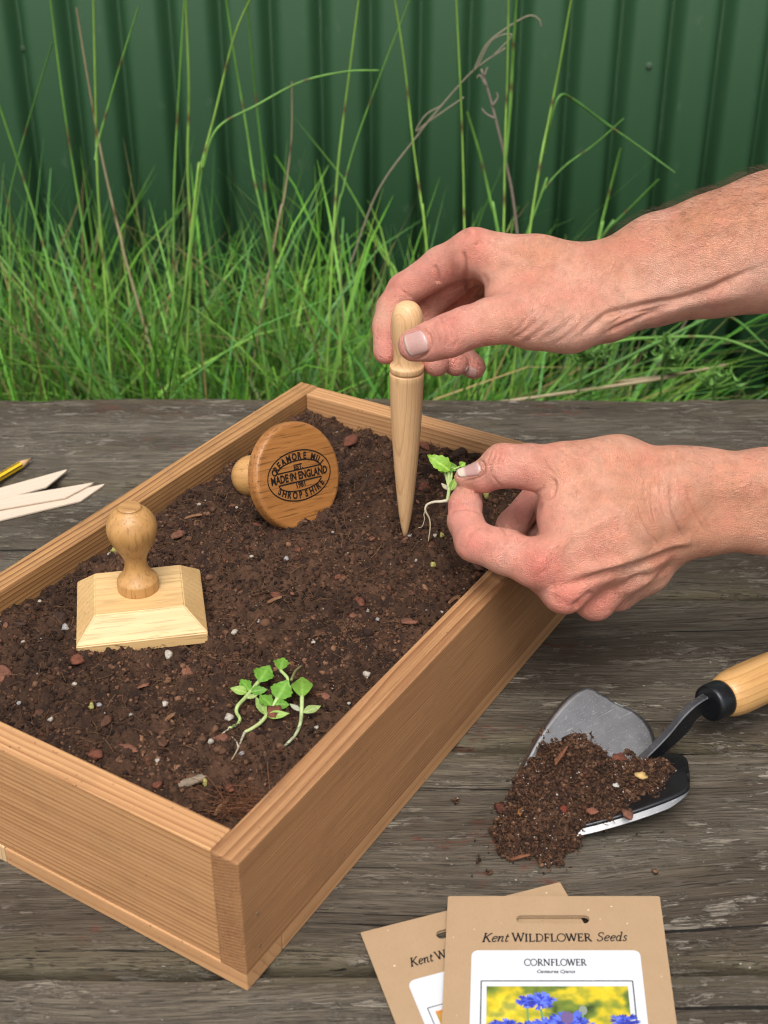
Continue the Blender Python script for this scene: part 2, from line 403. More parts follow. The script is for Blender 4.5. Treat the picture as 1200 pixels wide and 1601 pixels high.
board('base_block', .0005, .167, BW-.1675, WE, False, z0=0, z1=BZ0-.0003, t=.03, bev=.0008)
board('base_rail', .0312, .0005, BL-.0317, WB, True, z0=0, z1=BZ0-.0003, t=.03, bev=.0008)
board('base_rail', .0312, BW-.0305, BL-.0317, WB, True, z0=0, z1=BZ0-.0003, t=.03, bev=.0008)
from_bm('bottom_panel', box_bm(.0315, BL-.002, .031, BW-.031, .003, .0105, .0), WB, planter)
nailm = plain('nail_head', (.22, .16, .10), .5, .5, .5)
for a, z in ((.012, .045), (.012, .022)):
    V, F = lathe([(0, .0011), (.0004, .0011)], 10)
    mesh('nail', V, F, nailm, planter, mtx=Matrix.Translation((a, .0001, z)) @ Matrix.Rotation(math.pi/2, 4, 'X'))

# ------------------------------------------------------------------ potting soil
def soil_h(a, b):
    P = np.stack([a*28, b*28, np.zeros_like(a)], -1)
    h = .0715+.0042*fbm(P, 3, 21)+.0030*fbm(P*4.3, 3, 22)
    # sunk along the boards, hollow in the near corner, higher towards the back
    ed = np.minimum(np.minimum(a-BT, BL-BT-a), np.minimum(b-BT, BW-BT-b))
    h = h-.004*np.exp(-ed/.012)+.004*np.clip((a-.2)/.25, 0, 1)
    h = h-.010*np.exp(-(((a-.035)/.03)**2+((b-.035)/.025)**2))
    q = onz(633, 840, .066); da, db = tobox(q); h = h-.0045*np.exp(-(((a-da)**2+(b-db)**2)/.011**2))     # the hole the dibber stands in
    return h
def soil_z(x, y):
    a, b = tobox(np.array([x, y])); return float(soil_h(np.array(a), np.array(b)))
def blob_variants(n, seed, rough=.35, flat=1.0, sub=1):
    out = []
    for i in range(n):
        bm = bmesh.new(); bmesh.ops.create_icosphere(bm, subdivisions=sub, radius=1)
        V = np.array([v.co for v in bm.verts]); F = np.array([[v.index for v in f.verts] for f in bm.faces]); bm.free()
        V = V*(1+rough*vnoise(V*1.6+seed*3.1+i*9.7, seed))[:, None]*np.array([1, .8, flat]); out.append((V, F))
    return out
def rand_rot(n, tiltmax=math.pi):
    yaw = RNG.uniform(0, 2*math.pi, n); t = RNG.uniform(-tiltmax, tiltmax, n)
    cy, sy, ct, s_ = np.cos(yaw), np.sin(yaw), np.cos(t), np.sin(t); R = np.zeros((n, 3, 3))
    R[:, 0, 0] = cy; R[:, 0, 1] = -sy*ct; R[:, 0, 2] = sy*s_; R[:, 1, 0] = sy; R[:, 1, 1] = cy*ct; R[:, 1, 2] = -cy*s_; R[:, 2, 1] = s_; R[:, 2, 2] = ct
    return R
def scatter(pos, size, cols, variants, tilt=math.pi):
    n = len(pos); R = rand_rot(n, tilt); k = RNG.integers(0, len(variants), n); Vs = []; Fs = []; Cs = []; off = 0
    for q, (V, F) in enumerate(variants):
        I = np.where(k == q)[0]
        if not len(I): continue
        W = np.einsum('nij,mj->nmi', R[I], V)*size[I][:, None, None]+pos[I][:, None, :]
        Vs.append(W.reshape(-1, 3)); Fs.append((F[None]+off+(np.arange(len(I))*len(V))[:, None, None]).reshape(-1, F.shape[1]))
        Cs.append(np.repeat(cols[I], len(V), 0)); off += len(I)*len(V)
    return np.vstack(Vs), np.vstack(Fs), np.vstack(Cs)
def soil_cols(n):
    base = np.array([(.040, .0195, .0115), (.074, .036, .020), (.112, .056, .031), (.024, .012, .008), (.15, .076, .042), (.076, .030, .016)])
    c = base[RNG.choice(6, n, p=[.3, .28, .14, .16, .05, .07])]*RNG.uniform(.8, 1.25, (n, 1)); return c
SOILM = attr_mat('soil', .92, .25, 1500, .55, .0006)
def fibres(pos, n_, lmin, lmax, r, cols):
    Vs = []; Fs = []; Cs = []; off = 0
    for p, c in zip(pos, cols):
        L = RNG.uniform(lmin, lmax); yaw = RNG.uniform(0, 2*math.pi); d = np.array([math.cos(yaw), math.sin(yaw), RNG.uniform(-.25, .45)])
        e = np.array([-d[1], d[0], RNG.uniform(-.3, .6)])*RNG.uniform(-.6, .6)
        t = np.linspace(-.5, .5, 6)[:, None]; P = p+d*t*L+e*L*(t*t-.1)
        V, F = tube(P, r*RNG.uniform(.6, 1.4), 4, False); Vs.append(np.array(V)); Fs.append(np.array(F)+off); Cs.append(np.repeat([c], len(V), 0)); off += len(V)
    return np.vstack(Vs), np.vstack(Fs), np.vstack(Cs)
na, nb_ = 330, 190
A, B = np.meshgrid(np.linspace(BT-.002, BL-BT+.002, na), np.linspace(BT-.002, BW-BT+.002, nb_), indexing='ij')
Hh = soil_h(A, B)
Pm = np.stack([A, B, A*0], -1)
Hh = Hh+.0026*np.abs(fbm(Pm*190, 3, 31))+.0010*vnoise(Pm*600, 33)
V = np.stack([BC[0]+A*BA[0]+B*BB[0], BC[1]+A*BA[1]+B*BB[1], Hh], -1).reshape(-1, 3)
idx = np.arange(na*nb_).reshape(na, nb_)
Q = np.stack([idx[:-1, :-1], idx[1:, :-1], idx[1:, 1:], idx[:-1, 1:]], -1).reshape(-1, 4)
T4 = np.vstack([Q[:, [0, 1, 2]], Q[:, [0, 2, 3]]])
cn = np.clip(.5+.5*fbm(Pm.reshape(-1, 3)*150, 3, 35), 0, 1)[:, None]; lg = np.clip(.5+.6*fbm(Pm.reshape(-1, 3)*14, 3, 36), 0, 1)[:, None]
C0 = (np.array([.025, .0125, .0078])*(1-cn)+np.array([.078, .038, .021])*cn)*(.8+.5*lg)
def soil_points(n, lift):
    a = RNG.uniform(BT+.002, BL-BT-.002, n); b = RNG.uniform(BT+.002, BW-BT-.002, n); z = soil_h(a, b)+lift
    return np.stack([BC[0]+a*BA[0]+b*BB[0], BC[1]+a*BA[1]+b*BB[1], z], -1)
BV = blob_variants(14, 3, .75, .85)
N1 = 34000
sz = .0005+.0012*RNG.random(N1)**3+.0020*(RNG.random(N1) < .06)*RNG.random(N1)
P1 = soil_points(N1, .0009); pat = np.clip(1.12+.85*fbm(P1*34, 3, 41), .45, 1.7)[:, None]
V1, F1, C1 = scatter(P1, sz, soil_cols(N1)*pat, BV)
N2 = 300                                                     # specks of perlite and grit too small to count
gc = np.array([(.46, .42, .37), (.30, .27, .24), (.22, .15, .09)])[RNG.choice(3, N2, p=[.35, .3, .35])]*RNG.uniform(.7, 1.1, (N2, 1))
V2, F2, C2 = scatter(soil_points(N2, .0018), .00028+.00042*RNG.random(N2), gc, BV)
V3, F3, C3 = fibres(soil_points(3400, .0022), 0, .003, .015, .00015, np.array([(.14, .07, .035), (.07, .035, .018), (.22, .12, .06)])[RNG.choice(3, 3400, p=[.45, .45, .1])])
F3t = np.vstack([F3[:, [0, 1, 2]], F3[:, [0, 2, 3]]])
Vv = [V, V1, V2, V3]; Ff = []; o_ = 0
for vv, ff in zip(Vv, (T4, F1, F2, F3t)): Ff.append(ff+o_); o_ += len(vv)
soil = mesh('potting_soil', np.vstack(Vv), np.vstack(Ff), SOILM, None, False, col=np.vstack([C0, C1, C2, C3]))
tag(soil, 'dark brown crumbly potting soil filling the wooden planter box', 'soil', kind='stuff')

# ------------------------------------------------------------------ grass behind the table
GRASSM = attr_mat('grass_blades', .5, .35, 40, .25, 0, transl=.25)
def blade_set(n, bx, by, length, th0, th1, phi, w0, cols, tipcol, segs=7):
    s = np.linspace(0, 1, segs+1)[None]; th = th0[:, None]+th1[:, None]*s**1.7
    ds = length[:, None]/segs; mid = .5*(th[:, 1:]+th[:, :-1])
    r = np.concatenate([np.zeros((n, 1)), np.cumsum(np.sin(mid)*ds, 1)], 1); z = np.concatenate([np.zeros((n, 1)), np.cumsum(np.cos(mid)*ds, 1)], 1)
    tw = RNG.uniform(-.9, .9, n); px, py = -np.sin(phi+tw), np.cos(phi+tw)
    wd = w0[:, None]*np.clip((1-s)**.55, .04, 1)*np.clip(.55+2*s, 0, 1)*.5
    cx = bx[:, None]+np.cos(phi)[:, None]*r; cy = by[:, None]+np.sin(phi)[:, None]*r; cz = GZ+z
    L = np.stack([cx-px[:, None]*wd, cy-py[:, None]*wd, cz], -1); R = np.stack([cx+px[:, None]*wd, cy+py[:, None]*wd, cz], -1)
    V = np.stack([L, R], 2).reshape(n, -1, 3)
    k = np.arange(segs)*2; f = np.stack([k, k+1, k+3, k+2], -1)
    F = (f[None]+(np.arange(n)*(segs+1)*2)[:, None, None]).reshape(-1, 4)
    t = np.repeat(s[0], 2)[None, :, None]
    C = cols[:, None, :]*(1-t**2)+tipcol[:, None, :]*t**2
    return V.reshape(-1, 3), F, C.reshape(-1, 3)
def greens(n, dry=.1):
    base = np.array([(.105, .31, .030), (.155, .385, .048), (.060, .21, .032), (.215, .42, .075), (.115, .31, .085), (.36, .28, .13), (.24, .20, .08)])
    p = np.array([.24, .25, .17, .14, .2, 0, 0])*(1-dry); p[5] = dry*.5; p[6] = dry*.5
    c = base[RNG.choice(7, n, p=p/p.sum())]*(.28+1.05*RNG.random((n, 1))); return c
parts = []
def add_grass(n, xr, yr, lr, th0, th1, phi=None, w=(.0022, .0045), dry=.05):
    bx = RNG.uniform(*xr, n); by = RNG.uniform(*yr, n); cols = greens(n, dry)
    tip = cols*np.array([1.15, 1.05, .9]); d = RNG.random(n) < .08; tip[d] = np.array([.2, .17, .07])
    ph = RNG.uniform(0, 2*math.pi, n) if phi is None else RNG.normal(phi[0], phi[1], n)
    parts.append(blade_set(n, bx, by, RNG.uniform(*lr, n), RNG.uniform(*th0, n), RNG.uniform(*th1, n), ph, RNG.uniform(*w, n), cols, tip))
# low sward everywhere, a tall tussock on the left and in the middle, thinner and lower on the right
add_grass(2600, (-.95, .95), (1.36, 1.98), (.22, .42), (.05, .5), (.2, 1.3), w=(.0045, .009))
add_grass(2500, (-.85, .14), (1.40, 1.95), (.40, .70), (.02, .34), (.1, 1.3), w=(.0045, .0095))
add_grass(1000, (-.75, .02), (1.45, 1.9), (.5, .80), (.0, .30), (.1, 1.0), w=(.004, .008), dry=.12)
add_grass(1000, (-.36, .18), (1.42, 1.8), (.60, .90), (.03, .5), (.9, 2.1), w=(.0045, .0095), dry=.04)
add_grass(520, (-.95, -.3), (1.4, 1.8), (.48, .74), (.15, .6), (.3, 1.2), (2.7, .5), w=(.004, .008), dry=.08)
add_grass(420, (-.05, .32), (1.42, 1.8), (.45, .70), (.1, .6), (.8, 1.9), (.3, .7), w=(.0045, .009), dry=.05)
add_grass(420, (-.60, .12), (1.36, 1.62), (.62, .92), (.1, .5), (1.0, 2.2), w=(.008, .013), dry=.02)
add_grass(220, (-.95, -.35), (1.36, 1.7), (.60, .86), (.15, .6), (.4, 1.5), (2.8, .6), w=(.006, .010), dry=.04)
add_grass(120, (.0, .5), (1.36, 1.6), (.40, .62), (.2, .7), (.8, 2.0), w=(.006, .010), dry=.05)
add_grass(420, (.1, .40), (1.5, 1.9), (.38, .60), (.02, .45), (.1, 1.2), w=(.003, .007), dry=.15)
add_grass(170, (-.8, .5), (1.5, 1.9), (.45, .7), (.1, .7), (.1, 1.0), w=(.0014, .0026), dry=.95)
Vs, Fs, Cs, o_ = [], [], [], 0
for v_, f_, c_ in parts: Vs.append(v_); Fs.append(f_+o_); Cs.append(c_); o_ += len(v_)
g = mesh('grass', np.vstack(Vs), np.vstack(Fs), GRASSM, None, True, col=np.vstack(Cs))
tag(g, 'long green grass growing wild between table and green fence', 'grass', kind='stuff')

STALKM = attr_mat('grass_stalk', .5, .35, 60, .2, 0, transl=.15)
GREEN, LIME, STRAW, DARKG = (.15, .32, .06), (.24, .41, .075), (.38, .30, .18), (.085, .21, .04)
def stalk(pts, y, r, c, label, grp='tall grass stems standing up in front of the fence', leaf=None):
    P = [ony(u, v, y+.02*math.sin(i)) for i, (u, v) in enumerate(pts)]
    # carry the stem on down into the sward
    rooted = pts[-1][1] > 300
    b0 = np.array(P[-1]); prev = np.array(P[-2]); d = b0-prev; d = d/np.linalg.norm(d)
    if rooted and b0[2] > GZ+.1: P.append(b0+(d*np.array([.85, .2, 1]))*((b0[2]-GZ)/max(.3, -d[2])))
    P = catmull(P, 8); m = len(P); t = np.linspace(0, 1, m)
    mb = MB(); V, F = tube(P, .98*r*((.62+.38*t) if rooted else (.5+.35*np.sin(t*2.6))), 6, False)
    c = np.array(c); dk = np.array([.13, .075, .03])
    mb.add(V, F); cc = []
    nodes = [int(m*k) for k in (.28, .52)]
    for i in range(m):
        q = c*(.85+.3*math.sin(i*.35)**2)
        if any(abs(i-nn) <= 0 for nn in nodes): q = dk
        cc += [q]*6
    mb.C = cc
    o = mb.build('grass_stem', STALKM, None, True, True)
    tag(o, label, 'grass stem', grp)
    return o
ST = [
 ([(76, -20), (103, 190), (140, 420), (170, 620)], 1.62, .0021, GREEN, 'green grass stem with a brown node, leftmost of the tall upright ones'),
 ([(119, 12), (138, 130), (160, 250), (190, 380), (214, 470)], 1.66, .0020, STRAW, 'straight straw-coloured dry stem leaning left among the tall green ones'),
 ([(145, -20), (149, 150), (153, 300), (165, 460), (175, 620)], 1.60, .0022, LIME, 'bright green upright grass stem right beside the straw-coloured dry one'),
 ([(216, 10), (185, 110), (155, 215), (148, 250)], 1.58, .0016, GREEN, 'thin green blade branching up and right off a bright stem'),
 ([(-10, 140), (25, 245), (52, 330), (75, 410), (102, 495)], 1.60, .0022, GREEN, 'green grass stem leaning in from the left edge of the photo'),
 ([(82, 65), (50, 170), (25, 260), (8, 350), (15, 440)], 1.64, .0016, DARKG, 'thin dark green stem leaning right near the left edge'),
 ([(289, -20), (280, 130), (272, 290), (270, 480), (262, 620)], 1.62, .0022, GREEN, 'left one of the close pair of tall green stems'),
 ([(290, 0), (295, 140), (293, 260), (298, 400), (290, 620)], 1.66, .0024, LIME, 'right one of the close pair of tall green stems'),
 ([(395, -10), (365, 60), (335, 180), (313, 265), (300, 350)], 1.60, .0019, LIME, 'long green stem leaning right across the two falling ones'),
 ([(350, -20), (368, 100), (385, 200), (397, 280), (415, 360), (432, 480)], 1.63, .0021, GREEN, 'tall green stem falling to the right, first of two crossing'),
 ([(384, -20), (395, 110), (408, 230), (417, 330), (430, 440)], 1.68, .0024, DARKG, 'thick dark green stem falling right, second of two crossing'),
 ([(592, 110), (540, 112), (470, 128), (400, 165), (340, 200), (318, 260), (305, 340)], 1.56, .0017, GREEN, 'green blade arching far over to the right with a dry tip'),
 ([(456, 128), (455, 220), (442, 320), (425, 400)], 1.70, .0017, STRAW, 'short dry straw-coloured stem near the middle of the fence'),
 ([(563, -20), (545, 120), (529, 250), (522, 350), (515, 480)], 1.62, .0022, LIME, 'green stem with a pale node left of the dibber'),
 ([(640, 0), (595, 115), (555, 225), (535, 300), (515, 400)], 1.67, .0015, GREEN, 'thin green stem leaning right towards the top of the photo'),
 ([(614, -20), (632, 100), (645, 220), (660, 330), (668, 400)], 1.62, .0020, LIME, 'green stem leaning left above the hand holding the dibber'),
 ([(712, -20), (720, 150), (724, 270), (726, 370), (730, 480)], 1.60, .0020, LIME, 'upright green stem rising straight behind the upper hand'),
 ([(795, -20), (793, 110), (789, 230), (787, 360), (780, 480)], 1.60, .0021, LIME, 'left one of two upright green stems beside the dead twig'),
 ([(808, -10), (802, 80), (797, 170), (789, 260)], 1.62, .0028, GREEN, 'right, thicker one of two upright green stems beside the dead twig'),
 ([(896, -20), (875, 100), (857, 190), (845, 250), (828, 360), (815, 470)], 1.60, .0022, LIME, 'rightmost tall green stem, with its lower part dried brown'),
 ([(1055, 270), (1000, 230), (940, 188), (895, 155), (875, 150), (862, 185), (852, 240)], 1.58, .0020, DARKG, 'dark green blade folded over and hanging down to the right'),
 ([(975, 185), (930, 225), (880, 262), (845, 305), (825, 360)], 1.64, .0014, GREEN, 'thin green blade rising to the right under the folded blade'),
]
for a in ST: stalk(*a)
dry = empty('dry_grass_stem', ony(560, 400, 1.68), label='long dry grey grass stem with a curled feathery tip, leaning right', cat='grass stem', group='tall grass stems standing up in front of the fence')
def pts_local(o, pts): return np.array(pts)-np.array(o.location)
P = catmull([ony(u, v, 1.66) for u, v in [(545, 420), (590, 300), (650, 215), (690, 165), (740, 110), (790, 75)]], 8)
V, F = tube(pts_local(dry, P), np.linspace(.0014, .0008, len(P)), 6); m_dry = plain('dry_grass', (.30, .25, .18), .8, .2, 0, 300, .4)
mesh('stem', V, F, m_dry, dry, True)
for pts in ([(740, 110), (760, 70), (790, 45), (825, 25), (842, 30), (846, 42)], [(745, 105), (770, 62), (800, 55), (770, 88)], [(690, 165), (665, 180), (650, 205), (670, 190), (725, 152)]):
    P = catmull([ony(u, v, 1.66) for u, v in pts], 8); V, F = tube(pts_local(dry, P), .0009, 5); mesh('seed_head', V, F, m_dry, dry, True)
twig = empty('dead_twig', ony(800, 330, 1.64), label='reddish brown dead woody twig with short side shoots, upright in the grass', cat='twig')
tm_ = plain('twig_bark', (.30, .235, .19), .85, .2, 0, 200, .5, .0006)
P = catmull([ony(u, v, 1.64) for u, v in [(752, 108), (765, 150), (778, 200), (792, 260), (803, 320), (815, 430)]], 8)
V, F = tube(pts_local(twig, P), np.linspace(.0013, .0023, len(P)), 7); mesh('stem', V, F, tm_, twig, True)
for pts in ([(760, 135), (750, 118), (745, 122)], [(770, 165), (778, 152), (776, 145)], [(773, 185), (760, 178), (753, 170)], [(757, 118), (762, 105)]):
    P = catmull([ony(u, v, 1.638) for u, v in pts], 6); V, F = tube(pts_local(twig, P), np.linspace(.0014, .0008, len(P)), 6); mesh('shoot', V, F, tm_, twig, True)
# short leafy weeds right of the table edge
WEEDM = attr_mat('weed_leaves', .55, .3, 80, .2, 0, transl=.3)
def weed(pts, y, label, n=26, seed=1):
    rr = np.random.default_rng(seed); P = catmull([ony(u, v, y) for u, v in pts], 8); root = P[-1].copy(); root[2] = GZ
    o = empty('weed', root, label=label, cat='weed', group='small weeds at the foot of the fence')
    P = np.vstack([P, root+np.array([.01, 0, 0])]); V, F = tube(P-root, .0016, 6); mb = MB(); mb.add(V, F, (.10, .2, .05)); mb.build('stem', WEEDM, o, True, True)
    mb = MB()
    for i in range(n):
        t = i/n; k = int(t*(len(P)-10)); p = P[k]-root; a = rr.uniform(0, 2*math.pi); L = .012+.03*t*rr.uniform(.6, 1.1)
        d = np.array([math.cos(a), math.sin(a)*.6, rr.uniform(.2, .8)]); d /= np.linalg.norm(d); s_ = np.cross(d, [0, 0, 1]); s_ /= np.linalg.norm(s_)
        c = np.array([.11, .22, .05])*rr.uniform(.7, 1.4)
        q = [p, p+d*L*.4+s_*L*.16, p+d*L, p+d*L*.4-s_*L*.16]; mb.add(q, [(0, 1, 2, 3)], c)
        for e in range(3):
            pe = p+d*L*(.5+.2*e); b = rr.normal(0, 1, 3)*.004; mb.add([pe, pe+b+s_*.003, pe+b*2+[0, 0, .006], pe+b-s_*.003], [(0, 1, 2, 3)], c*1.5)
    mb.build('leaves', WEEDM, o, False, True)
weed([(918, 535), (910, 575), (900, 640)], 1.45, 'pale green budding weed below the forearm of the upper arm', 30, 3)
weed([(1045, 545), (1035, 590), (1030, 650)], 1.47, 'low pale weed right of the budding weed, by the table edge', 20, 5)
weed([(1120, 590), (1115, 620), (1110, 680)], 1.45, 'rightmost low weed just showing over the table edge', 14, 8)
# bent blades on the right, under the forearm
for pts, y, c, lab in (
  ([(1210, 560), (1130, 530), (1050, 527), (960, 535), (905, 565), (870, 600)], 1.5, GREEN, 'long green blade arching right underneath the upper forearm'),
  ([(1135, 570), (1060, 585), (960, 598), (900, 612)], 1.46, STRAW, 'dry straw lying nearly level above the table edge at the right'),
  ([(970, 232), (955, 290), (935, 370), (925, 420)], 1.6, GREEN, 'short broad green blade standing above the wrist'),
  ([(1030, 280), (985, 325), (945, 365), (905, 420)], 1.62, DARKG, 'broad green blade leaning right above the forearm'),
  ([(1200, 545), (1150, 500), (1110, 490), (1090, 505)], 1.6, DARKG, 'dark green blade drooping at the right edge below the forearm'),
  ([(730, 175), (752, 250), (770, 330), (785, 400)], 1.58, GREEN, 'green blade bent over next to the dead twig')):
    stalk(pts, y, .0026, c, lab, 'single long blades on the right')

# ------------------------------------------------------------------ bark chips, grit and perlite on the soil
CHIPM = attr_mat('bark_chip', .85, .25, 260, .5, .0012)
def chip(u, v, size, col, name, label, cat, group, flat=.35, elong=1.0, sink=.3, seed=0, yaw=None, z=None):
    p = onz(u, v, .0715) if z is None else onz(u, v, z)
    zz = (soil_z(p[0], p[1])+.0012) if z is None else z
    V, F = blob_variants(1, seed+3, .5, flat, 2)[0]
    V = V*np.array([elong, 1, 1]); rr = np.random.default_rng(seed)
    V = V*(1+.12*rr.standard_normal((len(V), 1)))
    M = Matrix.Translation((p[0], p[1], zz+size*flat*(1-sink*2)+.0004)) @ Matrix.Rotation(rr.uniform(0, 6.28) if yaw is None else yaw, 4, 'Z') @ Matrix.Rotation(rr.uniform(-.35, .35), 4, 'X')
    c = np.array(col)*(1+.25*vnoise(V*2+seed, 4))[:, None]
    o = mesh(name, V*size, F, CHIPM, None, False, col=c, mtx=M)
    return tag(o, label, cat, group)
RED, BRN, DKB, PINK = (.15, .052, .030), (.10, .045, .026), (.050, .027, .019), (.19, .078, .048)
chips = [(293, 1050, .0058, PINK), (120, 1043, .0062, RED), (8, 1060, .0064, PINK), (92, 962, .0070, DKB), (278, 838, .0066, PINK), (560, 940, .0045, RED), (552, 962, .004, PINK), (641, 976, .0052, PINK),
 (605, 720, .006, BRN), (600, 668, .0068, BRN), (663, 706, .0062, RED), (720, 720, .0065, DKB), (737, 700, .006, BRN), (663, 770, .006, RED), (305, 765, .0058, DKB), (520, 650, .0062, BRN), (486, 642, .008, BRN), (548, 700, .0075, RED),
 (592, 747, .0036, PINK), (660, 762, .005, BRN), (200, 1168, .0048, PINK), (150, 1178, .005, RED), (255, 1165, .004, BRN), (166, 1135, .004, BRN), (428, 1130, .0058, RED), (345, 1165, .005, PINK), (398, 1255, .0045, RED),
 (245, 1225, .0036, RED), (60, 1110, .004, BRN), (500, 1000, .0036, BRN), (430, 935, .004, RED), (365, 955, .0036, BRN), (705, 795, .004, BRN), (385, 880, .0042, BRN), (580, 855, .0035, PINK), (465, 870, .0035, RED), (35, 985, .004, DKB), (640, 925, .004, BRN), (530, 905, .0032, RED)]
for i, (u, v, s_, c) in enumerate(chips):
    nm = 'reddish' if c in (RED, PINK) else 'dark brown'
    big = s_ >= .0058
    chip(u, v, s_*.82, c, 'bark_chip', f'{nm} {"large" if big else "small"} bark chip lying on the potting soil', 'bark chip', f'{"large" if big else "small"} {nm} bark chips on the soil', seed=i+1, elong=1.0+.5*((i*7) % 3)/2)
perl = [(448, 883, .0026), (36, 1004, .0022), (394, 882, .002), (102, 980, .0038), (264, 1030, .0046), (572, 1057, .0034), (658, 685, .003), (358, 1132, .0036), (330, 1174, .0026), (378, 1186, .0022), (300, 1213, .0024), (367, 994, .003), (590, 968, .0022), (490, 1012, .002), (258, 1100, .003), (156, 1108, .0026), (118, 1085, .002),
 (62, 945, .002), (180, 925, .0022), (170, 868, .0022), (680, 850, .0025), (640, 838, .0018), (312, 797, .002), (370, 800, .002), (405, 970, .002), (545, 1100, .002), (690, 960, .0018), (520, 840, .0018), (245, 1190, .002), (205, 1120, .002), (30, 1100, .002), (415, 1240, .0022), (495, 1145, .002), (440, 1085, .0018), (650, 880, .0018), (575, 955, .002), (722, 868, .0018), (80, 1130, .0022)]
for i, (u, v, s_) in enumerate(perl):
    chip(u, v, s_*.68, (.42, .37, .31) if i % 3 else (.30, .28, .27), 'perlite_grain', 'white grain of perlite lying on the dark potting soil', 'grit', 'white perlite grains on the soil', flat=.7, sink=.1, seed=i+60)
for i, (u, v, s_) in enumerate([(178, 866, .0023), (676, 895, .0022), (320, 1217, .0019), (143, 1112, .0018), (760, 786, .0026), (690, 852, .0019)]):
    chip(u, v, s_, (.36, .32, .10), 'fertiliser_bead', 'round yellowish green fertiliser bead resting on the potting soil', 'fertiliser bead', 'yellow-green fertiliser beads', flat=.9, sink=.05, seed=i+120)
chip(302, 1216, .0052, (.26, .20, .14), 'pebble', 'long pale tan pebble in the soil near the front corner', 'pebble', None, .5, 1.9, .15, 201, yaw=.6)
rc_ = np.random.default_rng(23)
for i in range(34):
    a_, b_ = rc_.uniform(.03, BL-.03), rc_.uniform(.03, BW-.03); q = frombox(a_, b_, .0715); uu, vv_, _ = project(q)
    k_ = int(rc_.integers(0, 3)); col_ = [RED, BRN, PINK][k_]; nm = 'dark brown' if k_ == 1 else 'reddish'
    chip(float(uu), float(vv_), rc_.uniform(.0016, .0036), col_, 'bark_chip', f'{nm} small bark chip lying on the potting soil', 'bark chip', f'small {nm} bark chips on the soil', seed=400+i, elong=rc_.uniform(1, 1.8), flat=.32)
# bark splinters
for i, (u, v, L, ang) in enumerate([(508, 655, .02, 1.5), (303, 818, .012, .2), (665, 990, .008, 1.2), (430, 950, .01, .5), (505, 790, .008, -.4), (265, 1128, .008, .9), (470, 822, .011, -.5), (710, 942, .010, .7), (590, 1130, .009, 1.2), (345, 1245, .012, 1.0)]):
    p = onz(u, v, .0715); z = soil_z(p[0], p[1])+.0022
    V, F = tube(catmull([(-L/2, 0, 0), (0, L*.06, .0005), (L/2, 0, .0006)], 4), [.0006]+[.0011]*7+[.0004], 5)
    o = mesh('bark_splinter', V, F, CHIPM, None, False, col=np.array([(.22, .11, .055) if i % 2 else (.12, .06, .035)]*len(V)), mtx=Matrix.Translation((p[0], p[1], z)) @ Matrix.Rotation(ang, 4, 'Z') @ Matrix.Rotation(-.1, 4, 'Y'))
    tag(o, 'thin fibrous bark splinter lying on the potting soil', 'splinter', 'bark splinters on the soil')
# matted coir in the near corner
rp = np.array([onz(380+RNG.normal(0, 20), 1255+RNG.normal(0, 7), .066) for _ in range(130)])
for p in rp: p[2] = soil_z(p[0], p[1])+.002+RNG.uniform(0, .003)
V, F, C = fibres(rp, 0, .015, .04, .00018, np.array([(.20, .085, .04), (.12, .05, .026)])[RNG.choice(2, 130)])
tag(mesh('coir_tuft', V, F, SOILM, None, True, col=C), 'tuft of reddish coir fibre in the near corner of the planter', 'coir fibre', kind='stuff')

# ------------------------------------------------------------------ turned handles, square tamper, round press
OAK = wood('oak_turned', (.52, .29, .115), (.34, .165, .060), .0042, 'X', 1.0, .25, .004, .42, along=.5, pores=.0, seed=5.5, spec=.5, bumpd=.00006)
def oak_mat(name, light, dark, rot, seed, pores=.55, rough=.42):
    b = NB(name); v = b.mapping(rot=rot, loc=(seed, seed, seed))
    sx = b.n('Mapping', Vector=v, Scale=(.10, 1, 1)).outputs[0]
    nz = b.noise(sx, 55, 3, .5); fl = b.noise(b.n('Mapping', Vector=v, Scale=(.05, 1, 1)).outputs[0], 1100, 3, .6)
    rg = b.n('TexWave', {'wave_type': 'BANDS', 'bands_direction': 'Y', 'wave_profile': 'SAW'}, Vector=sx, Scale=55.0, Distortion=5.0, Detail=2.0, Detail_Scale=1.5).outputs['Fac']
    c = b.mix(nz, light, dark); c = b.mix(b.math('MULTIPLY', b.ramp(rg, [(.4, (0, 0, 0)), (.95, (1, 1, 1)), (1, (0, 0, 0))]), .5), c, dark)
    pm = b.ramp(b.noise(b.n('Mapping', Vector=v, Scale=(.06, 1, 1)).outputs[0], 700, 2, .5), [(.56, (0, 0, 0)), (.66, (1, 1, 1))])
    c = b.mix(b.math('MULTIPLY', pm, pores), c, tuple(x*.55 for x in dark))
    c = b.mix(b.math('MULTIPLY', fl, .25), c, tuple(x*1.25 for x in light))
    return b.fin(c, rough, b.bump(b.math('SUBTRACT', fl, pm), .00008), .5)
OAKH = oak_mat('oak_handle', (.56, .31, .11), (.30, .14, .04), (0, math.pi/2, 0), 2.0)
OAKP = oak_mat('oak_plate', (.70, .47, .22), (.44, .25, .09), (0, 0, 0), 3.0, .4)
OAKD = oak_mat('oak_disc', (.45, .195, .055), (.19, .070, .017), (0, 0, 0), 8.0, .85)
HPROF = [(0, .0118), (.0008, .0126), (.0058, .0126), (.0075, .0122), (.0095, .0106), (.0125, .0084), (.0160, .0071), (.0195, .0067), (.0230, .0072), (.0275, .0092), (.0325, .0119), (.0375, .0140), (.0420, .0150), (.0460, .0148), (.0495, .0136), (.0525, .0118), (.0550, .0094), (.0562, .0077), (.0570, .0072)]
def smooth_prof(p, n=4):
    P = catmull(p, n); return [(float(a), float(b)) for a, b in P]
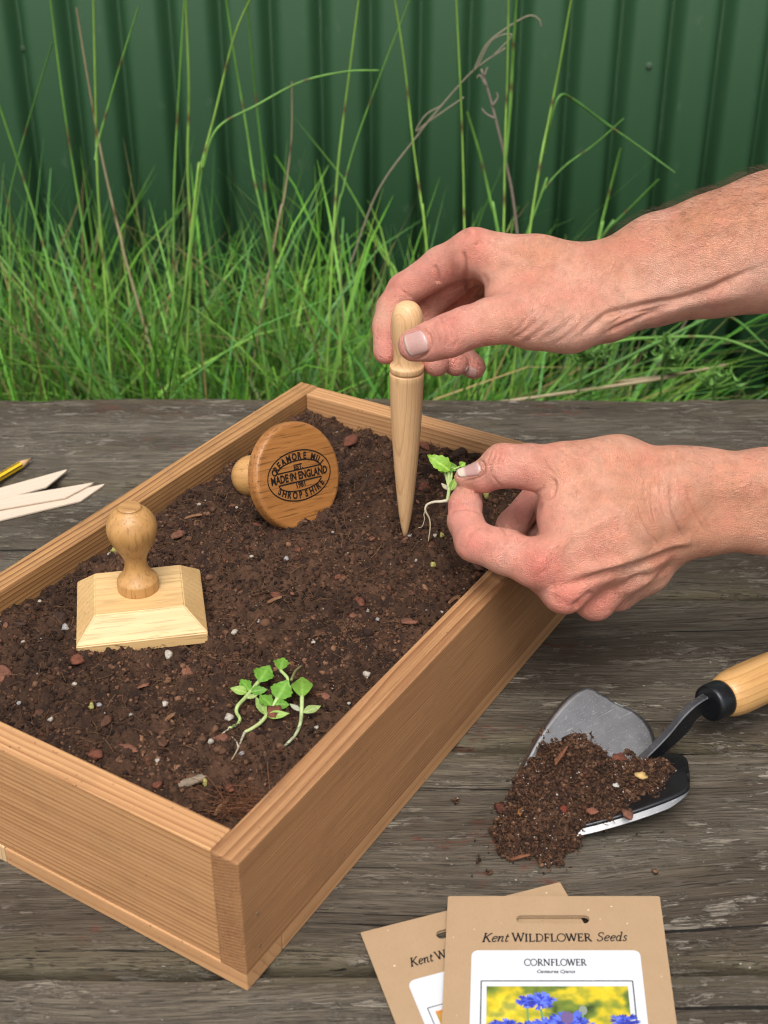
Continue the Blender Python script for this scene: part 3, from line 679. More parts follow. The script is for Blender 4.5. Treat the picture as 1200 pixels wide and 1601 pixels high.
def handle(parent, M):
    V, F = lathe(smooth_prof(HPROF, 4), 56); o = mesh('handle', V, F, OAKH, parent, True, mtx=M)
    V, F = lathe([(.0569, .0071), (.0577, .0070), (.0583, .0062), (.0584, .0052)], 40); mesh('end_cap', V, F, oak_mat('oak_end_grain', (.45, .24, .085), (.22, .10, .03), (0, 0, .4), 1.2, .9), o, False)
    return o
# square tamper
t0, t1 = onz(121, 1028, .0725), onz(326, 1005, .0725)
yaw = math.atan2(t1[1]-t0[1], t1[0]-t0[0]); TWD = float(np.hypot(*(t1-t0)[:2])); TD = .070
cx_ = (t0+t1)/2+np.array([-math.sin(yaw), math.cos(yaw), 0])*TD/2
tamper = empty('soil_tamper', (cx_[0], cx_[1], .0725), label='square pale oak soil tamper with sloping shoulders and upright turned knob', cat='soil tamper', rot=(math.radians(.6), 0, yaw))
w_, d_ = TWD/2, TD/2; i_, h1, h2 = .0122, .0078, .0205
Vt = [(-w_, -d_, 0), (w_, -d_, 0), (w_, d_, 0), (-w_, d_, 0), (-w_, -d_, h1), (w_, -d_, h1), (w_, d_, h1), (-w_, d_, h1), (-w_+i_, -d_+i_, h2), (w_-i_, -d_+i_, h2), (w_-i_, d_-i_, h2), (-w_+i_, d_-i_, h2)]
bm = bmesh.new(); bv = [bm.verts.new(v) for v in Vt]
for f in [(3, 2, 1, 0), (0, 1, 5, 4), (1, 2, 6, 5), (2, 3, 7, 6), (3, 0, 4, 7), (4, 5, 9, 8), (5, 6, 10, 9), (6, 7, 11, 10), (7, 4, 8, 11), (8, 9, 10, 11)]: bm.faces.new([bv[k] for k in f])
bmesh.ops.bevel(bm, geom=list(bm.edges), offset=.0006, segments=2, affect='EDGES')
from_bm('base_plate', bm, OAKP, tamper)
handle(tamper, Matrix.Translation((0, .002, h2-.0003)))

# round press leaning back on its knob, printed face to the front
PD, PT = .0755, .0105
tcv = (CAMP-at(462, 747, .895)); tcv /= np.linalg.norm(tcv)
xr = RT-tcv*(RT@tcv); xr /= np.linalg.norm(xr)
nf = .775*tcv+.632*xr; nf /= np.linalg.norm(nf)
zt = np.array([0, 0, 1.0]); upf = zt-nf*(zt@nf); upf /= np.linalg.norm(upf); rtf = np.cross(upf, nf)
FC = at(468, 749, .893)
lowest = FC-upf*PD/2; FC = FC+np.array([0, 0, soil_z(lowest[0], lowest[1])-.0022-lowest[2]])
# roll in the face so that the lettering climbs as in the photo
def slope(ax):
    u0, v0, _ = project(FC-ax*.02); u1, v1, _ = project(FC+ax*.02); return (v1-v0)/(u1-u0)
best = min(np.linspace(-.6, .6, 121), key=lambda r: abs(slope(rtf*math.cos(r)+upf*math.sin(r))+.235))
ex = rtf*math.cos(best)+upf*math.sin(best); ey = np.cross(nf, ex)
PM = Matrix(((ex[0], ey[0], nf[0], FC[0]), (ex[1], ey[1], nf[1], FC[1]), (ex[2], ey[2], nf[2], FC[2]), (0, 0, 0, 1)))
press = empty('round_press', FC, label='round oak soil press lying on its knob, showing printed maker text on its face', cat='soil tamper'); press.matrix_basis = PM
V, F = lathe([(-PT, PD/2-.0016), (-PT+.0014, PD/2-.0002), (-PT+.004, PD/2), (-.0028, PD/2), (-.0012, PD/2-.0006), (-.0003, PD/2-.0018), (0, PD/2-.003)], 96)
mesh('disc', V, F, OAKD, press, False)
handle(press, Matrix.Translation((0, 0, -PT+.0003)) @ Matrix.Rotation(math.pi, 4, 'X'))
INK = plain('burnt_ink', (.012, .008, .006), .75, .2)
_cache = {}
def text_mesh(s, size, shear=0.0, off=0.0, align='CENTER', sx=1.0):
    cu = bpy.data.curves.new('t', 'FONT'); cu.body = s; cu.size = size; cu.shear = shear; cu.offset = off; cu.align_x = align; cu.align_y = 'BOTTOM_BASELINE' if False else 'CENTER'; cu.resolution_u = 3
    o = bpy.data.objects.new('t', cu); COL.objects.link(o)
    dg = bpy.context.evaluated_depsgraph_get(); me = o.evaluated_get(dg).to_mesh()
    V = np.array([v.co for v in me.vertices]).reshape(-1, 3); F = [tuple(p.vertices) for p in me.polygons]
    o.evaluated_get(dg).to_mesh_clear(); bpy.data.objects.remove(o); bpy.data.curves.remove(cu)
    if len(V): V[:, 0] *= sx
    return V, F
def line2(mb, P, wd, z=0.0, closed=False):
    P = np.asarray(P, float); m = len(P)
    T = (np.roll(P, -1, 0)-np.roll(P, 1, 0)) if closed else np.gradient(P, axis=0)
    T /= np.linalg.norm(T, axis=1)[:, None]+1e-12; N = np.stack([-T[:, 1], T[:, 0]], 1)
    V = [(*(p+n*wd/2), z) for p, n in zip(P, N)]+[(*(p-n*wd/2), z) for p, n in zip(P, N)]
    rng = range(m if closed else m-1); mb.add(V, [(i, m+i, m+(i+1) % m, (i+1) % m) for i in rng])
mb = MB(); aa = np.linspace(0, 2*math.pi, 97)[:-1]
EA, EB = .0280, .0172
line2(mb, np.stack([EA*np.cos(aa), EB*np.sin(aa)], 1), .00085, .0003, True)
for sg in (1, -1):
    y0 = sg*.0041; ya = .0104; xa = .0190
    line2(mb, [(-xa, y0), (0, y0), (xa, y0)], .0009, .0003)
    a2 = np.linspace(.06, math.pi-.06, 40); P = np.stack([xa*np.cos(a2), y0+sg*(ya-.0041)*np.sin(a2)], 1); P = np.vstack([[xa, y0], P, [-xa, y0]])
    line2(mb, P, .0008, .0003)
def arc_text(s, rx, ry, size, a0, a1, top=True):
    n = len(s); V0 = {}
    ws = [{'I': .5, ' ': .55, 'M': 1.25, 'W': 1.3}.get(ch, 1.0) for ch in s]; tot = sum(ws); acc = 0
    for ch, w1 in zip(s, ws):
        t = a0+(a1-a0)*((acc+w1/2)/tot); acc += w1
        if ch == ' ': continue
        V, F = text_mesh(ch, size, off=size*.04); V[:, 0] *= .82; V[:, 0] -= (V[:, 0].max()+V[:, 0].min())/2; V[:, 1] -= (V[:, 1].max()+V[:, 1].min())/2
        px, py = rx*math.cos(t), ry*math.sin(t); tx, ty = -rx*math.sin(t), ry*math.cos(t)
        if top: tx, ty = -tx, -ty
        k = math.hypot(tx, ty); tx /= k; ty /= k
        mb.add([(px+x*tx-y*ty, py+x*ty+y*tx, .0003) for x, y, z in V], F)
arc_text('CREAMORE MILL', .0232, .0134, .0066, 2.86, .27)
arc_text('SHROPSHIRE', .0232, .0134, .0066, math.pi+.52, 2*math.pi-.52, False)
for s, size, x, y, sx in (('MADE IN ENGLAND', .0074, 0, 0, .80), ('EST.', .0050, 0, .0062, .95), ('1981', .0050, 0, -.0064, .95)):
    V, F = text_mesh(s, size, off=size*.038); V[:, 0] -= (V[:, 0].max()+V[:, 0].min())/2; V[:, 1] -= (V[:, 1].max()+V[:, 1].min())/2
    if s.startswith('MADE'): sx = .0505/(V[:, 0].max()-V[:, 0].min())
    mb.add([(x+a*sx, y+b, .0003) for a, b, c in V], F)
mb.V = [(x, y+.0005, z) for x, y, z in mb.V]
mb.build('printed_mark', INK, press, False)

# ------------------------------------------------------------------ dibber
ASH = wood('pale_ash', (.74, .47, .25), (.44, .23, .09), .0024, 'Y', .85, .35, .0007, .5, along=.02, seed=.9, bumpd=.00005, spec=.4, dirt=.0)
d0 = onz(633, 840, .0660); dib_h = .172
ASHM = ASH
dib = empty('dibber', d0, label='pointed pale ash wood dibber held upright by the upper hand', cat='dibber', rot=(0, 0, 0))
# local X along the dibber so that the grain runs its length
DM = Matrix.Rotation(-math.pi/2, 4, 'Y')
SP = [(0, .0006), (.0008, .0012), (.005, .0021), (.012, .0034), (.020, .0046), (.032, .0058), (.055, .0078), (.080, .0095), (.104, .0106), (.1205, .0110), (.1238, .0111), (.1246, .0107)]
V, F = lathe(SP, 48); V = [(z, y, -x) for x, y, z in V]; mesh('spike', V, F, ASH, dib, True, mtx=DM)
GP = [(.1247, .0088), (.1250, .0098), (.1256, .0107), (.1266, .0111), (.1286, .0111), (.1294, .0108), (.1304, .0098), (.1318, .0091), (.134, .0087), (.138, .0087), (.144, .0093), (.150, .0100), (.158, .0102), (.163, .0098), (.167, .0086), (.1700, .0066), (.1716, .0040), (.172, .0010)]
V, F = lathe(smooth_prof(GP, 3), 48); V = [(z, y, -x) for x, y, z in V]; mesh('grip', V, F, ASH, dib, True, mtx=DM)

# ------------------------------------------------------------------ seedlings
LEAFM = attr_mat('seedling_leaf', .42, .45, 500, .22, .0005, transl=.3)
STEMM = attr_mat('seedling_stem', .45, .4, 400, .15, 0, transl=.12)
LG, LY, LP = (.17, .38, .045), (.33, .50, .10), (.42, .54, .20)
def leaf(parent, base, tip, width, up, col, serr=0.0, fold=.25, droop=.15, name='leaf', nteeth=5):
    base = np.asarray(base, float); tip = np.asarray(tip, float); ax = tip-base; L = np.linalg.norm(ax); ax /= L
    up = np.asarray(up, float); sd_ = np.cross(ax, up); sd_ /= np.linalg.norm(sd_); up = np.cross(sd_, ax)
    m, k = 15, 4; V = []; C = []
    for i in range(m):
        t = i/(m-1); wv = math.sin(math.pi*min(1, t**.75*.97+.015))**1.05
        tooth = 1+1.25*serr*(((t*nteeth) % 1)-.5) if 0 < i < m-1 else 1
        for j in range(-k, k+1):
            s_ = j/k; x = s_*width*.465*wv*(tooth if abs(j) == k else 1)
            h = 1.7*fold*abs(x)-1.6*droop*L*t*t+.14*width*math.sin(7*t)*abs(s_)*(.5+serr)+.05*width*math.sin(t*19+abs(s_)*5)*abs(s_)*(1-abs(s_))*2
            V.append(base+ax*L*t+sd_*x+up*h)
            vein = .16 if j == 0 else (.07 if (i+abs(j)*2) % 4 == 0 else 0)
            C.append(np.array(col)*(1+vein)+(np.array([.06, .05, .03]) if j == 0 else 0))
    n = 2*k+1; F = [(i*n+j, i*n+j+1, (i+1)*n+j+1, (i+1)*n+j) for i in range(m-1) for j in range(n-1)]
    return mesh(name, np.array(V)-np.array(parent.location), F, LEAFM, parent, True, col=np.array(C))
def stem(parent, pts, r0, r1, c0, c1, name='stem'):
    P = catmull(pts, 6); m = len(P); V, F = tube(P-np.array(parent.location), np.linspace(r0, r1, m), 8)
    t = np.repeat(np.linspace(0, 1, m), 8)[:, None]; return mesh(name, V, F, STEMM, parent, True, col=np.array(c0)*(1-t)+np.array(c1)*t)
def gp(x, y, lift):                                            # point over the soil in the enlarged view of the seedlings
    u, v = 300+x/4.615, 980+y/4.615; p = onz(u, v, .0715); z = soil_z(p[0], p[1])+lift; return onz(u, v, z)
UPL = np.array([.05, -.55, .83])
PALE = (.46, .44, .33)
s1 = empty('seedling', gp(320, 640, 0), label='left seedling with curled stem and two serrated leaves, lying on the soil', cat='seedling', group='seedlings lying on the soil')
stem(s1, [gp(150, 830, .0006), gp(215, 775, .001), gp(270, 730, .0015)], .0003, .0007, (.35, .25, .15), PALE, 'root')
stem(s1, [gp(270, 730, .0015), gp(325, 705, .002), gp(344, 665, .003), gp(320, 615, .005), gp(330, 570, .007), gp(378, 518, .008), gp(440, 445, .009), gp(490, 385, .010)], .0009, .0012, LP, LP)
leaf(s1, gp(485, 400, .010), gp(560, 262, .013), .0125, UPL, LG, .18, .15)
leaf(s1, gp(415, 470, .009), gp(345, 360, .011), .008, UPL, LG, .3, .3)
leaf(s1, gp(425, 470, .009), gp(540, 445, .007), .006, UPL, (.15, .34, .045), .2, .2)
leaf(s1, gp(395, 475, .009), gp(278, 438, .010), .0058, UPL, LY, 0, .2, .1, 'seed_leaf')
leaf(s1, gp(395, 515, .009), gp(475, 488, .009), .003, UPL, LP, 0, .2, .1, 'seed_leaf')
s2 = empty('seedling', gp(430, 735, 0), label='middle seedling of the three on the soil, with forked root and broad leaf', cat='seedling', group='seedlings lying on the soil')
stem(s2, [gp(285, 960, .0005), gp(325, 890, .001), gp(350, 830, .0012), gp(380, 760, .0015)], .0003, .0008, (.32, .22, .13), PALE, 'root')
stem(s2, [gp(285, 790, .0005), gp(320, 830, .001), gp(332, 870, .001)], .0003, .0004, (.32, .22, .13), PALE, 'root')
stem(s2, [gp(380, 760, .0015), gp(430, 735, .002), gp(495, 690, .003), gp(545, 630, .006), gp(580, 575, .009), gp(620, 515, .011)], .0009, .0013, (.45, .5, .22), LP)
leaf(s2, gp(615, 525, .011), gp(690, 375, .014), .0135, UPL, LG, .16, .12)
leaf(s2, gp(575, 575, .010), gp(478, 470, .012), .0085, UPL, LG, .3, .25)
leaf(s2, gp(600, 560, .010), gp(705, 555, .009), .0065, UPL, (.16, .36, .045), .15, .2)
leaf(s2, gp(535, 640, .006), gp(455, 495, .009), .0058, UPL, (.34, .48, .14), 0, .25, .05, 'seed_leaf')
leaf(s2, gp(545, 645, .006), gp(700, 622, .007), .0052, UPL, LY, 0, .2, .05, 'seed_leaf')
stem(s2, [gp(600, 500, .008), gp(690, 390, .010), gp(635, 310, .012)], .0009, .0009, LP, LP)
leaf(s2, gp(635, 318, .012), gp(660, 205, .014), .0105, UPL, (.19, .40, .05), .3, .3)
s3 = empty('seedling', gp(680, 850, 0), label='right seedling with single smooth oval leaf, lying on the soil', cat='seedling', group='seedlings lying on the soil')
stem(s3, [gp(665, 862, -.0005), gp(700, 830, .001), gp(745, 780, .002), gp(780, 700, .004), gp(790, 610, .008), gp(793, 500, .011)], .0007, .0012, PALE, LP)
leaf(s3, gp(792, 510, .011), gp(795, 300, .015), .0130, UPL, (.23, .45, .06), .04, .12)
leaf(s3, gp(800, 620, .008), gp(935, 565, .010), .0052, UPL, LP, 0, .2, .05, 'seed_leaf')
leaf(s3, gp(782, 610, .008), gp(700, 548, .009), .0032, UPL, (.5, .5, .36), 0, .2, .05, 'seed_leaf')
stem(s3, [gp(715, 385, .012), gp(745, 320, .013), gp(790, 280, .013)], .0008, .0006, (.20, .22, .08), (.16, .14, .06), 'stem')
def hp(x, y, dd=0): return at(640+x/6.667, 680+y/6.667, .812+dd)
s4 = empty('seedling', hp(410, 600), label='tiny seedling with a hanging pale root pinched between finger and thumb', cat='seedling')
stem(s4, [hp(195, 1110, .004), hp(215, 960, .003), hp(205, 870, .002), hp(165, 790), hp(180, 730), hp(250, 700), hp(330, 695), hp(400, 682)], .0003, .0011, (.42, .32, .2), (.55, .50, .38), 'root')
stem(s4, [hp(90, 965, .003), hp(130, 955, .003), hp(155, 880, .002), hp(150, 830, .001), hp(168, 775)], .0002, .0004, (.38, .3, .2), (.42, .34, .24), 'root')
stem(s4, [hp(395, 685), hp(405, 620), hp(412, 540), hp(410, 450), hp(405, 385)], .0012, .0011, (.45, .52, .22), LP)
stem(s4, [hp(408, 560), hp(385, 450), hp(358, 365)], .0008, .0008, LP, LP)
stem(s4, [hp(412, 540), hp(435, 450), hp(445, 370), hp(480, 350), hp(530, 328)], .0008, .0006, LP, LY)
UH = np.array([.1, -.7, .7])
leaf(s4, hp(420, 375, -.002), hp(188, 205, -.004), .0110, UH, (.28, .50, .06), .22, .3, .05)
leaf(s4, hp(300, 315, -.001), hp(450, 385, -.002), .0075, np.array([.3, -.9, .1]), (.14, .30, .03), .2, .1, .05)
leaf(s4, hp(420, 350), hp(490, 310), .0075, UH, (.22, .42, .08), .1, .4, .5)
leaf(s4, hp(525, 328, -.001), hp(582, 288, -.002), .0050, UH, (.28, .52, .06), .2, .3, .1)
leaf(s4, hp(420, 580), hp(500, 430), .0050, UH, LY, 0, .4, .05, 'seed_leaf')
leaf(s4, hp(392, 570), hp(332, 498), .0030, UH, (.5, .45, .3), 0, .3, .1, 'seed_leaf')

# ------------------------------------------------------------------ pencil and wooden plant labels
p1, p0 = onz(52, 715, .0040), onz(-4, 747, .0045)
dr = (p1-p0)/np.linalg.norm(p1-p0); PLn = .15
pen = empty('pencil', p1, label='yellow pencil with black stripes and sharpened tip beside the plant labels', cat='pencil', rot=(0, 0, math.atan2(dr[1], dr[0])))
YEL, BLK = plain('yellow_lacquer', (.72, .44, .012), .3, .5), plain('black_lacquer', (.012, .011, .012), .3, .5)
tipw = plain('pencil_cedar', (.55, .34, .17), .7, .3, 0, 300, .2); lead = plain('graphite', (.03, .03, .035), .45, .5)
R0 = .0036; mb = MB()
hexa = [(R0*math.cos(math.pi/3*k+.52), R0*math.sin(math.pi/3*k+.52)) for k in range(6)]
V = [(x, a, b) for x in (-PLn, -.0165) for a, b in hexa]
mesh('body', V, [(k, (k+1) % 6, 6+(k+1) % 6, 6+k) for k in range(6)]+[tuple(range(6))[::-1]], YEL, pen, mtx=Matrix.Rotation(.12, 4, 'X'))
mb = MB()
for k in range(6):
    a = np.array(hexa[k]); m_ = np.array(hexa[(k+1) % 6]); n_ = np.array(hexa[k-1])
    A_ = a+(m_-a)*.16; B_ = a+(n_-a)*.16
    q = [(-PLn, *(A_*1.015)), (-.0166, *(A_*1.015)), (-.0166, *(a*1.012)), (-PLn, *(a*1.012))]; q2 = [(-PLn, *(B_*1.015)), (-PLn, *(a*1.012)), (-.0166, *(a*1.012)), (-.0166, *(B_*1.015))]
    mb.add(q, [(0, 1, 2, 3)]); mb.add(q2, [(0, 1, 2, 3)])
mb.build('stripe', BLK, pen, False, mtx=Matrix.Rotation(.12, 4, 'X'))
V, F = lathe([(-.0166, R0*.97), (-.0040, .0010)], 24); V = [(z, x, y) for x, y, z in V]; mesh('sharpened_wood', V, F, tipw, pen, True)
V, F = lathe([(-.0041, .00102), (-.0006, .0004), (0, .0002)], 16); V = [(z, x, y) for x, y, z in V]; mesh('lead_tip', V, F, lead, pen, True)
LABW = wood('birch_label', (.62, .51, .40), (.50, .38, .28), .004, 'Y', .5, .25, .002, .7, along=.08, seed=3.3, bumpd=.00005)
def plant_label(tipu, dirpts, wdt, z, tilt, label, grp='wooden plant labels on the left'):
    a, b_ = onz(*dirpts[0], z), onz(*dirpts[1], z); d = (b_-a)[:2]; ang = math.atan2(d[1], d[0]); tp = onz(*tipu, z)
    o = empty('plant_label', (tp[0], tp[1], z), label=label, cat='plant label', group=grp, rot=(0, tilt, ang))
    L, h = .16, .0016
    pts = [(0, wdt*.30), (0, wdt*.42), (-.026, -wdt*.5), (-L, -wdt*.5), (-L, wdt*.5), (-.03, wdt*.5)]
    pts = [(0.0, wdt*.5), (-.0025, wdt*.36), (-.026, -wdt*.5), (-L, -wdt*.5), (-L, wdt*.5)]
    bm = bmesh.new(); vs = [bm.verts.new((x, y, 0)) for x, y in pts]; f = bm.faces.new(vs[::-1])
    r = bmesh.ops.extrude_face_region(bm, geom=[f])
    for e in r['geom']:
        if isinstance(e, bmesh.types.BMVert): e.co.z += h
    bmesh.ops.recalc_face_normals(bm, faces=bm.faces); bmesh.ops.bevel(bm, geom=list(bm.edges), offset=.0002, segments=1, affect='EDGES')
    me = bpy.data.meshes.new('strip'); bm.to_mesh(me); bm.free(); me.materials.append(LABW); so = bpy.data.objects.new('strip', me); link(so, o); return o
plant_label((112, 743), ((0, 766), (78, 744)), .0195, .0032, .004, 'blunt wooden plant label just below the yellow pencil')
plant_label((149, 764), ((0, 789), (148, 763)), .0175, .0026, .004, 'upper one of two wooden plant labels lying one on the other')
plant_label((169, 766), ((0, 810), (150, 774)), .0185, .0006, .0, 'longest wooden plant label, under another one and nearest the planter box')

# ------------------------------------------------------------------ trowel with its heap of soil
def steel_mat(name, base, rough, metal=1.0):
    b = NB(name); o = b.tc.outputs['Object']
    n = b.noise(o, 45, 6, .7); sc1 = b.noise(b.mapping(scale=(.04, 1, 1), rot=(0, 0, .7)), 1400, 2, .5); sc2 = b.noise(b.mapping(scale=(1, .04, 1), rot=(0, 0, .2)), 1300, 2, .5)
    s_ = b.math('MAXIMUM', b.ramp(sc1, [(.64, (0, 0, 0)), (.70, (1, 1, 1))]), b.ramp(sc2, [(.66, (0, 0, 0)), (.72, (1, 1, 1))]))
    c = b.mix(n, tuple(x*.7 for x in base), tuple(x*1.25 for x in base)); c = b.mix(b.math('MULTIPLY', s_, .5), c, tuple(min(1, x*2.2) for x in base))
    return b.fin(c, b.math('ADD', rough-.08, b.math('MULTIPLY', n, .2)), b.bump(b.math('ADD', n, b.math('MULTIPLY', s_, .3)), .0002), .5, Metallic=metal)
STEEL = steel_mat('forged_steel', (.30, .30, .305), .42); EDGE = steel_mat('ground_edge', (.30, .30, .305), .42); DSTEEL = steel_mat('dark_forged_steel', (.032, .034, .038), .33, .8)
BTIP = onz(784, 1314, .0015); BROOT = onz(1025, 1172, .010)
bx_ = (BROOT-BTIP)*np.array([1, 1, 0]); BLEN = float(np.linalg.norm(bx_)); bx_ /= BLEN; by_ = np.array([-bx_[1], bx_[0], 0])
trowel = empty('garden_trowel', (BTIP[0], BTIP[1], 0), label='forged steel garden trowel with broad pointed blade, black neck and wooden handle', cat='trowel', rot=(0, 0, math.atan2(bx_[1], bx_[0])))
HW = catmull([(0, .0012), (.10, .0110), (.22, .0205), (.38, .0305), (.55, .0385), (.72, .0440), (.84, .0455), (.90, .0435), (.95, .0390), (.985, .0330)], 6)
def half_w(s): return float(np.interp(s, HW[:, 0], HW[:, 1]))
def blade_z(x, y):                                              # local coordinates; dished, the far wing steeper
    a = abs(y); k = .80 if y > 0 else .40
    z = .0015+k*(math.sqrt(a*a+.006**2)-.006)+.0045*(x/BLEN)
    z += .004*max(0, .35-x/BLEN)
    return z
ns_, nt_ = 46, 20; V = []; F = []; MI = []
for i in range(ns_+1):
    s = i/ns_
    for j in range(-nt_, nt_+1):
        t = j/nt_; hw = half_w(min(s, .985)); y = t*hw
        back = BLEN*(1.0+.0*t) if True else 0
        x = s*BLEN+s**3*(.0095*math.sin(math.pi*min(1, abs(t)**.85))-.006*abs(t)**4)-.002*s**3
        V.append((x, y, blade_z(x, y)))
mm = 2*nt_+1
for i in range(ns_):
    for j in range(2*nt_): F.append((i*mm+j, (i+1)*mm+j, (i+1)*mm+j+1, i*mm+j+1)[::-1])
o = mesh('blade', V, F, None, trowel, True, mats=[STEEL, steel_mat('dark_reflection_steel', (.030, .030, .033), .30, .7)], mi=[1 if (q % (2*nt_)) < nt_-1 else 0 for q in range(ns_*2*nt_)]); sm = o.modifiers.new('thick', 'SOLIDIFY'); sm.thickness = .0022; sm.offset = -1  # near wing's dark reflection is painted in as a black steel
mb = MB()                                                       # the ground bevel along both cutting edges
for side, j in ((1, nt_), (-1, -nt_)):
    rim = [np.array(V[i*mm+nt_+j]) for i in range(0, ns_-4)]
    out = []
    for i, p in enumerate(rim):
        t = (rim[min(i+1, len(rim)-1)]-rim[max(i-1, 0)]); nrm = np.array([t[1], -t[0], 0]); nrm /= np.linalg.norm(nrm)+1e-9
        if nrm[1]*side < 0: nrm = -nrm
        fade = min(1, (len(rim)-1-i)/8+.06)
        out.append((p+np.array([0, 0, .0003]), p+nrm*.0024*fade-np.array([0, 0, .0022*fade]), p+nrm*.0016*fade-np.array([0, 0, .0036*fade])))
    n = len(out); P = [q for r in out for q in r]
    f = []
    for i in range(n-1):
        for k in range(2): f.append((i*3+k, i*3+k+1, (i+1)*3+k+1, (i+1)*3+k))
    mb.add(P, f)
mb.build('cutting_edge', EDGE, trowel, False)
def tl(u, v, z):
    p = onz(u, v, z)-np.array([BTIP[0], BTIP[1], 0]); return np.array([p@bx_, p@by_, z])
# neck: upright flat bar that rises out of the blade
NP = catmull([tl(978, 1205, .0085), tl(1005, 1182, .0125), tl(1040, 1147, .0235), tl(1066, 1116, .0350), tl(1088, 1096, .0405), tl(1116, 1080, .0430)], 6)
nh = np.interp(np.linspace(0, 1, len(NP)), [0, .25, .5, .75, 1], [.004, .009, .0125, .0115, .0105]); nw = .0026
V = []; T = np.gradient(NP, axis=0)
for p, t, h in zip(NP, T, nh):
    sdv = np.array([-t[1], t[0], 0]); sdv /= np.linalg.norm(sdv); dn = np.cross(t/np.linalg.norm(t), sdv); dn = dn if dn[2] < 0 else -dn
    V += [p+sdv*nw*.75, p+sdv*nw+dn*.0007, p+sdv*nw+dn*h, p-sdv*nw+dn*h, p-sdv*nw+dn*.0007, p-sdv*nw*.75]
n = len(NP); F = []
for i in range(n-1):
    for k in range(6): F.append((i*6+k, i*6+(k+1) % 6, (i+1)*6+(k+1) % 6, (i+1)*6+k))
F += [tuple(range(6)), tuple((n-1)*6+k for k in range(6))[::-1]]
top = [1 if (k % 6 == 5 or k % 6 == 0 or k % 6 == 4) else 0 for k in range((n-1)*6)]+[0, 0]  # upper faces get a paler steel: light from above painted into the colour
mesh('neck', V, F, None, trowel, False, mats=[DSTEEL, steel_mat('lit_top_steel', (.13, .132, .14), .4, .9)], mi=top)
f0, f1 = tl(1107, 1101, .0375), tl(1300, 1012, .0300); hd = (f1-f0)/np.linalg.norm(f1-f0)
q = Vector(hd).to_track_quat('Z', 'Y').to_matrix().to_4x4(); HM = Matrix.Translation(f0) @ q
V, F = lathe([(0, .0085), (0, .0105), (.0008, .0113), (.0030, .0117), (.0105, .0117), (.0122, .0114), (.0128, .0104)], 48); fer = mesh('ferrule', V, F, DSTEEL, trowel, True, mtx=HM)
pinp = HM @ Vector((0, 0, .009)); V, F = lathe([(0, .0012), (.0128, .0012), (.0130, .0008)], 10)
mesh('rivet', V, F, steel_mat('rivet_steel', (.1, .1, .1), .4), fer, True, mtx=Matrix.Translation((0, 0, .009)) @ Matrix.Rotation(math.radians(75), 4, 'Z') @ Matrix.Rotation(math.pi/2, 4, 'X'))
TWOOD = wood('trowel_handle_wood', (.58, .33, .125), (.36, .175, .055), .0042, 'Y', 1.1, .3, .0025, .38, along=.05, seed=6.6, spec=.5, bumpd=.00004)
HPf = [(.0120, .0095), (.0129, .0112), (.0145, .0124), (.019, .0138), (.028, .0147), (.045, .0147), (.065, .0140), (.085, .0135), (.105, .0140), (.120, .0142), (.128, .0125), (.132, .0080), (.133, .002)]
V, F = lathe(smooth_prof(HPf, 3), 48); V = [(z, y, -x) for x, y, z in V]
mesh('handle', V, F, TWOOD, trowel, True, mtx=HM @ Matrix.Rotation(-math.pi/2, 4, 'Y'))

heap_g = [((905, 1226, .015), .0300, .0175), ((872, 1236, .012), .020, .016), ((985, 1222, .010), .0165, .0155), ((1025, 1205, .012), .006, .009), ((940, 1255, .008), .010, .016), ((838, 1298, .004), .0150, .0140), ((800, 1318, .002), .0085, .0105), ((868, 1328, .0), .0080, .0110), ((800, 1262, .003), .006, .010)]
gc_ = [(onz(*p)[:2], a, s_) for p, a, s_ in heap_g]
def heap(x, y):
    h = -.0035
    for c, a, s_ in gc_: h = h+a*np.exp(-(((x-c[0])**2+(y-c[1])**2)/(s_*s_*1.1)))
    return h
def support(x, y):
    px, py = (x-BTIP[0])*bx_[0]+(y-BTIP[1])*bx_[1], (x-BTIP[0])*by_[0]+(y-BTIP[1])*by_[1]
    if 0 < px < BLEN and abs(py) < half_w(px/BLEN): return max(0.0004, blade_z(px, py))
    return .0002
gx = np.arange(.04, .175, .0011); gy = np.arange(.50, .645, .0011); X, Y = np.meshgrid(gx, gy, indexing='ij')
Sup = np.vectorize(support)(X, Y)
for _ in range(14):
    Sp = np.pad(Sup, 1, 'edge'); Sup = np.maximum(Sup, (Sp[:-2, 1:-1]+Sp[2:, 1:-1]+Sp[1:-1, :-2]+Sp[1:-1, 2:])/4)
P3 = np.stack([X, Y, X*0], -1)
Hp = heap(X, Y)+.0034*fbm(P3*95, 3, 51)
Z = Sup+np.maximum(Hp, -.001)+.0014*np.abs(fbm(P3*330, 3, 52))
idx = np.arange(X.size).reshape(X.shape); ok = (Hp > .0004); okc = ok[:-1, :-1] & ok[1:, :-1] & ok[1:, 1:] & ok[:-1, 1:]
Q = np.stack([idx[:-1, :-1], idx[1:, :-1], idx[1:, 1:], idx[:-1, 1:]], -1)[okc]
V0 = np.stack([X, Y, Z], -1).reshape(-1, 3); use = np.unique(Q); rm = -np.ones(X.size, int); rm[use] = np.arange(len(use)); V0 = V0[use]; Q = rm[Q]
Tq = np.vstack([Q[:, [0, 1, 2]], Q[:, [0, 2, 3]]])
c0 = soil_cols(len(V0))*.9
top_pts = V0[RNG.integers(0, len(V0), 7600)]+np.concatenate([RNG.normal(0, .0006, (7600, 2)), np.full((7600, 1), .0005)], 1)
sz = .00045+.0013*RNG.random(7600)**3
V1, F1, C1 = scatter(top_pts, sz, soil_cols(7600)*1.1, BV)
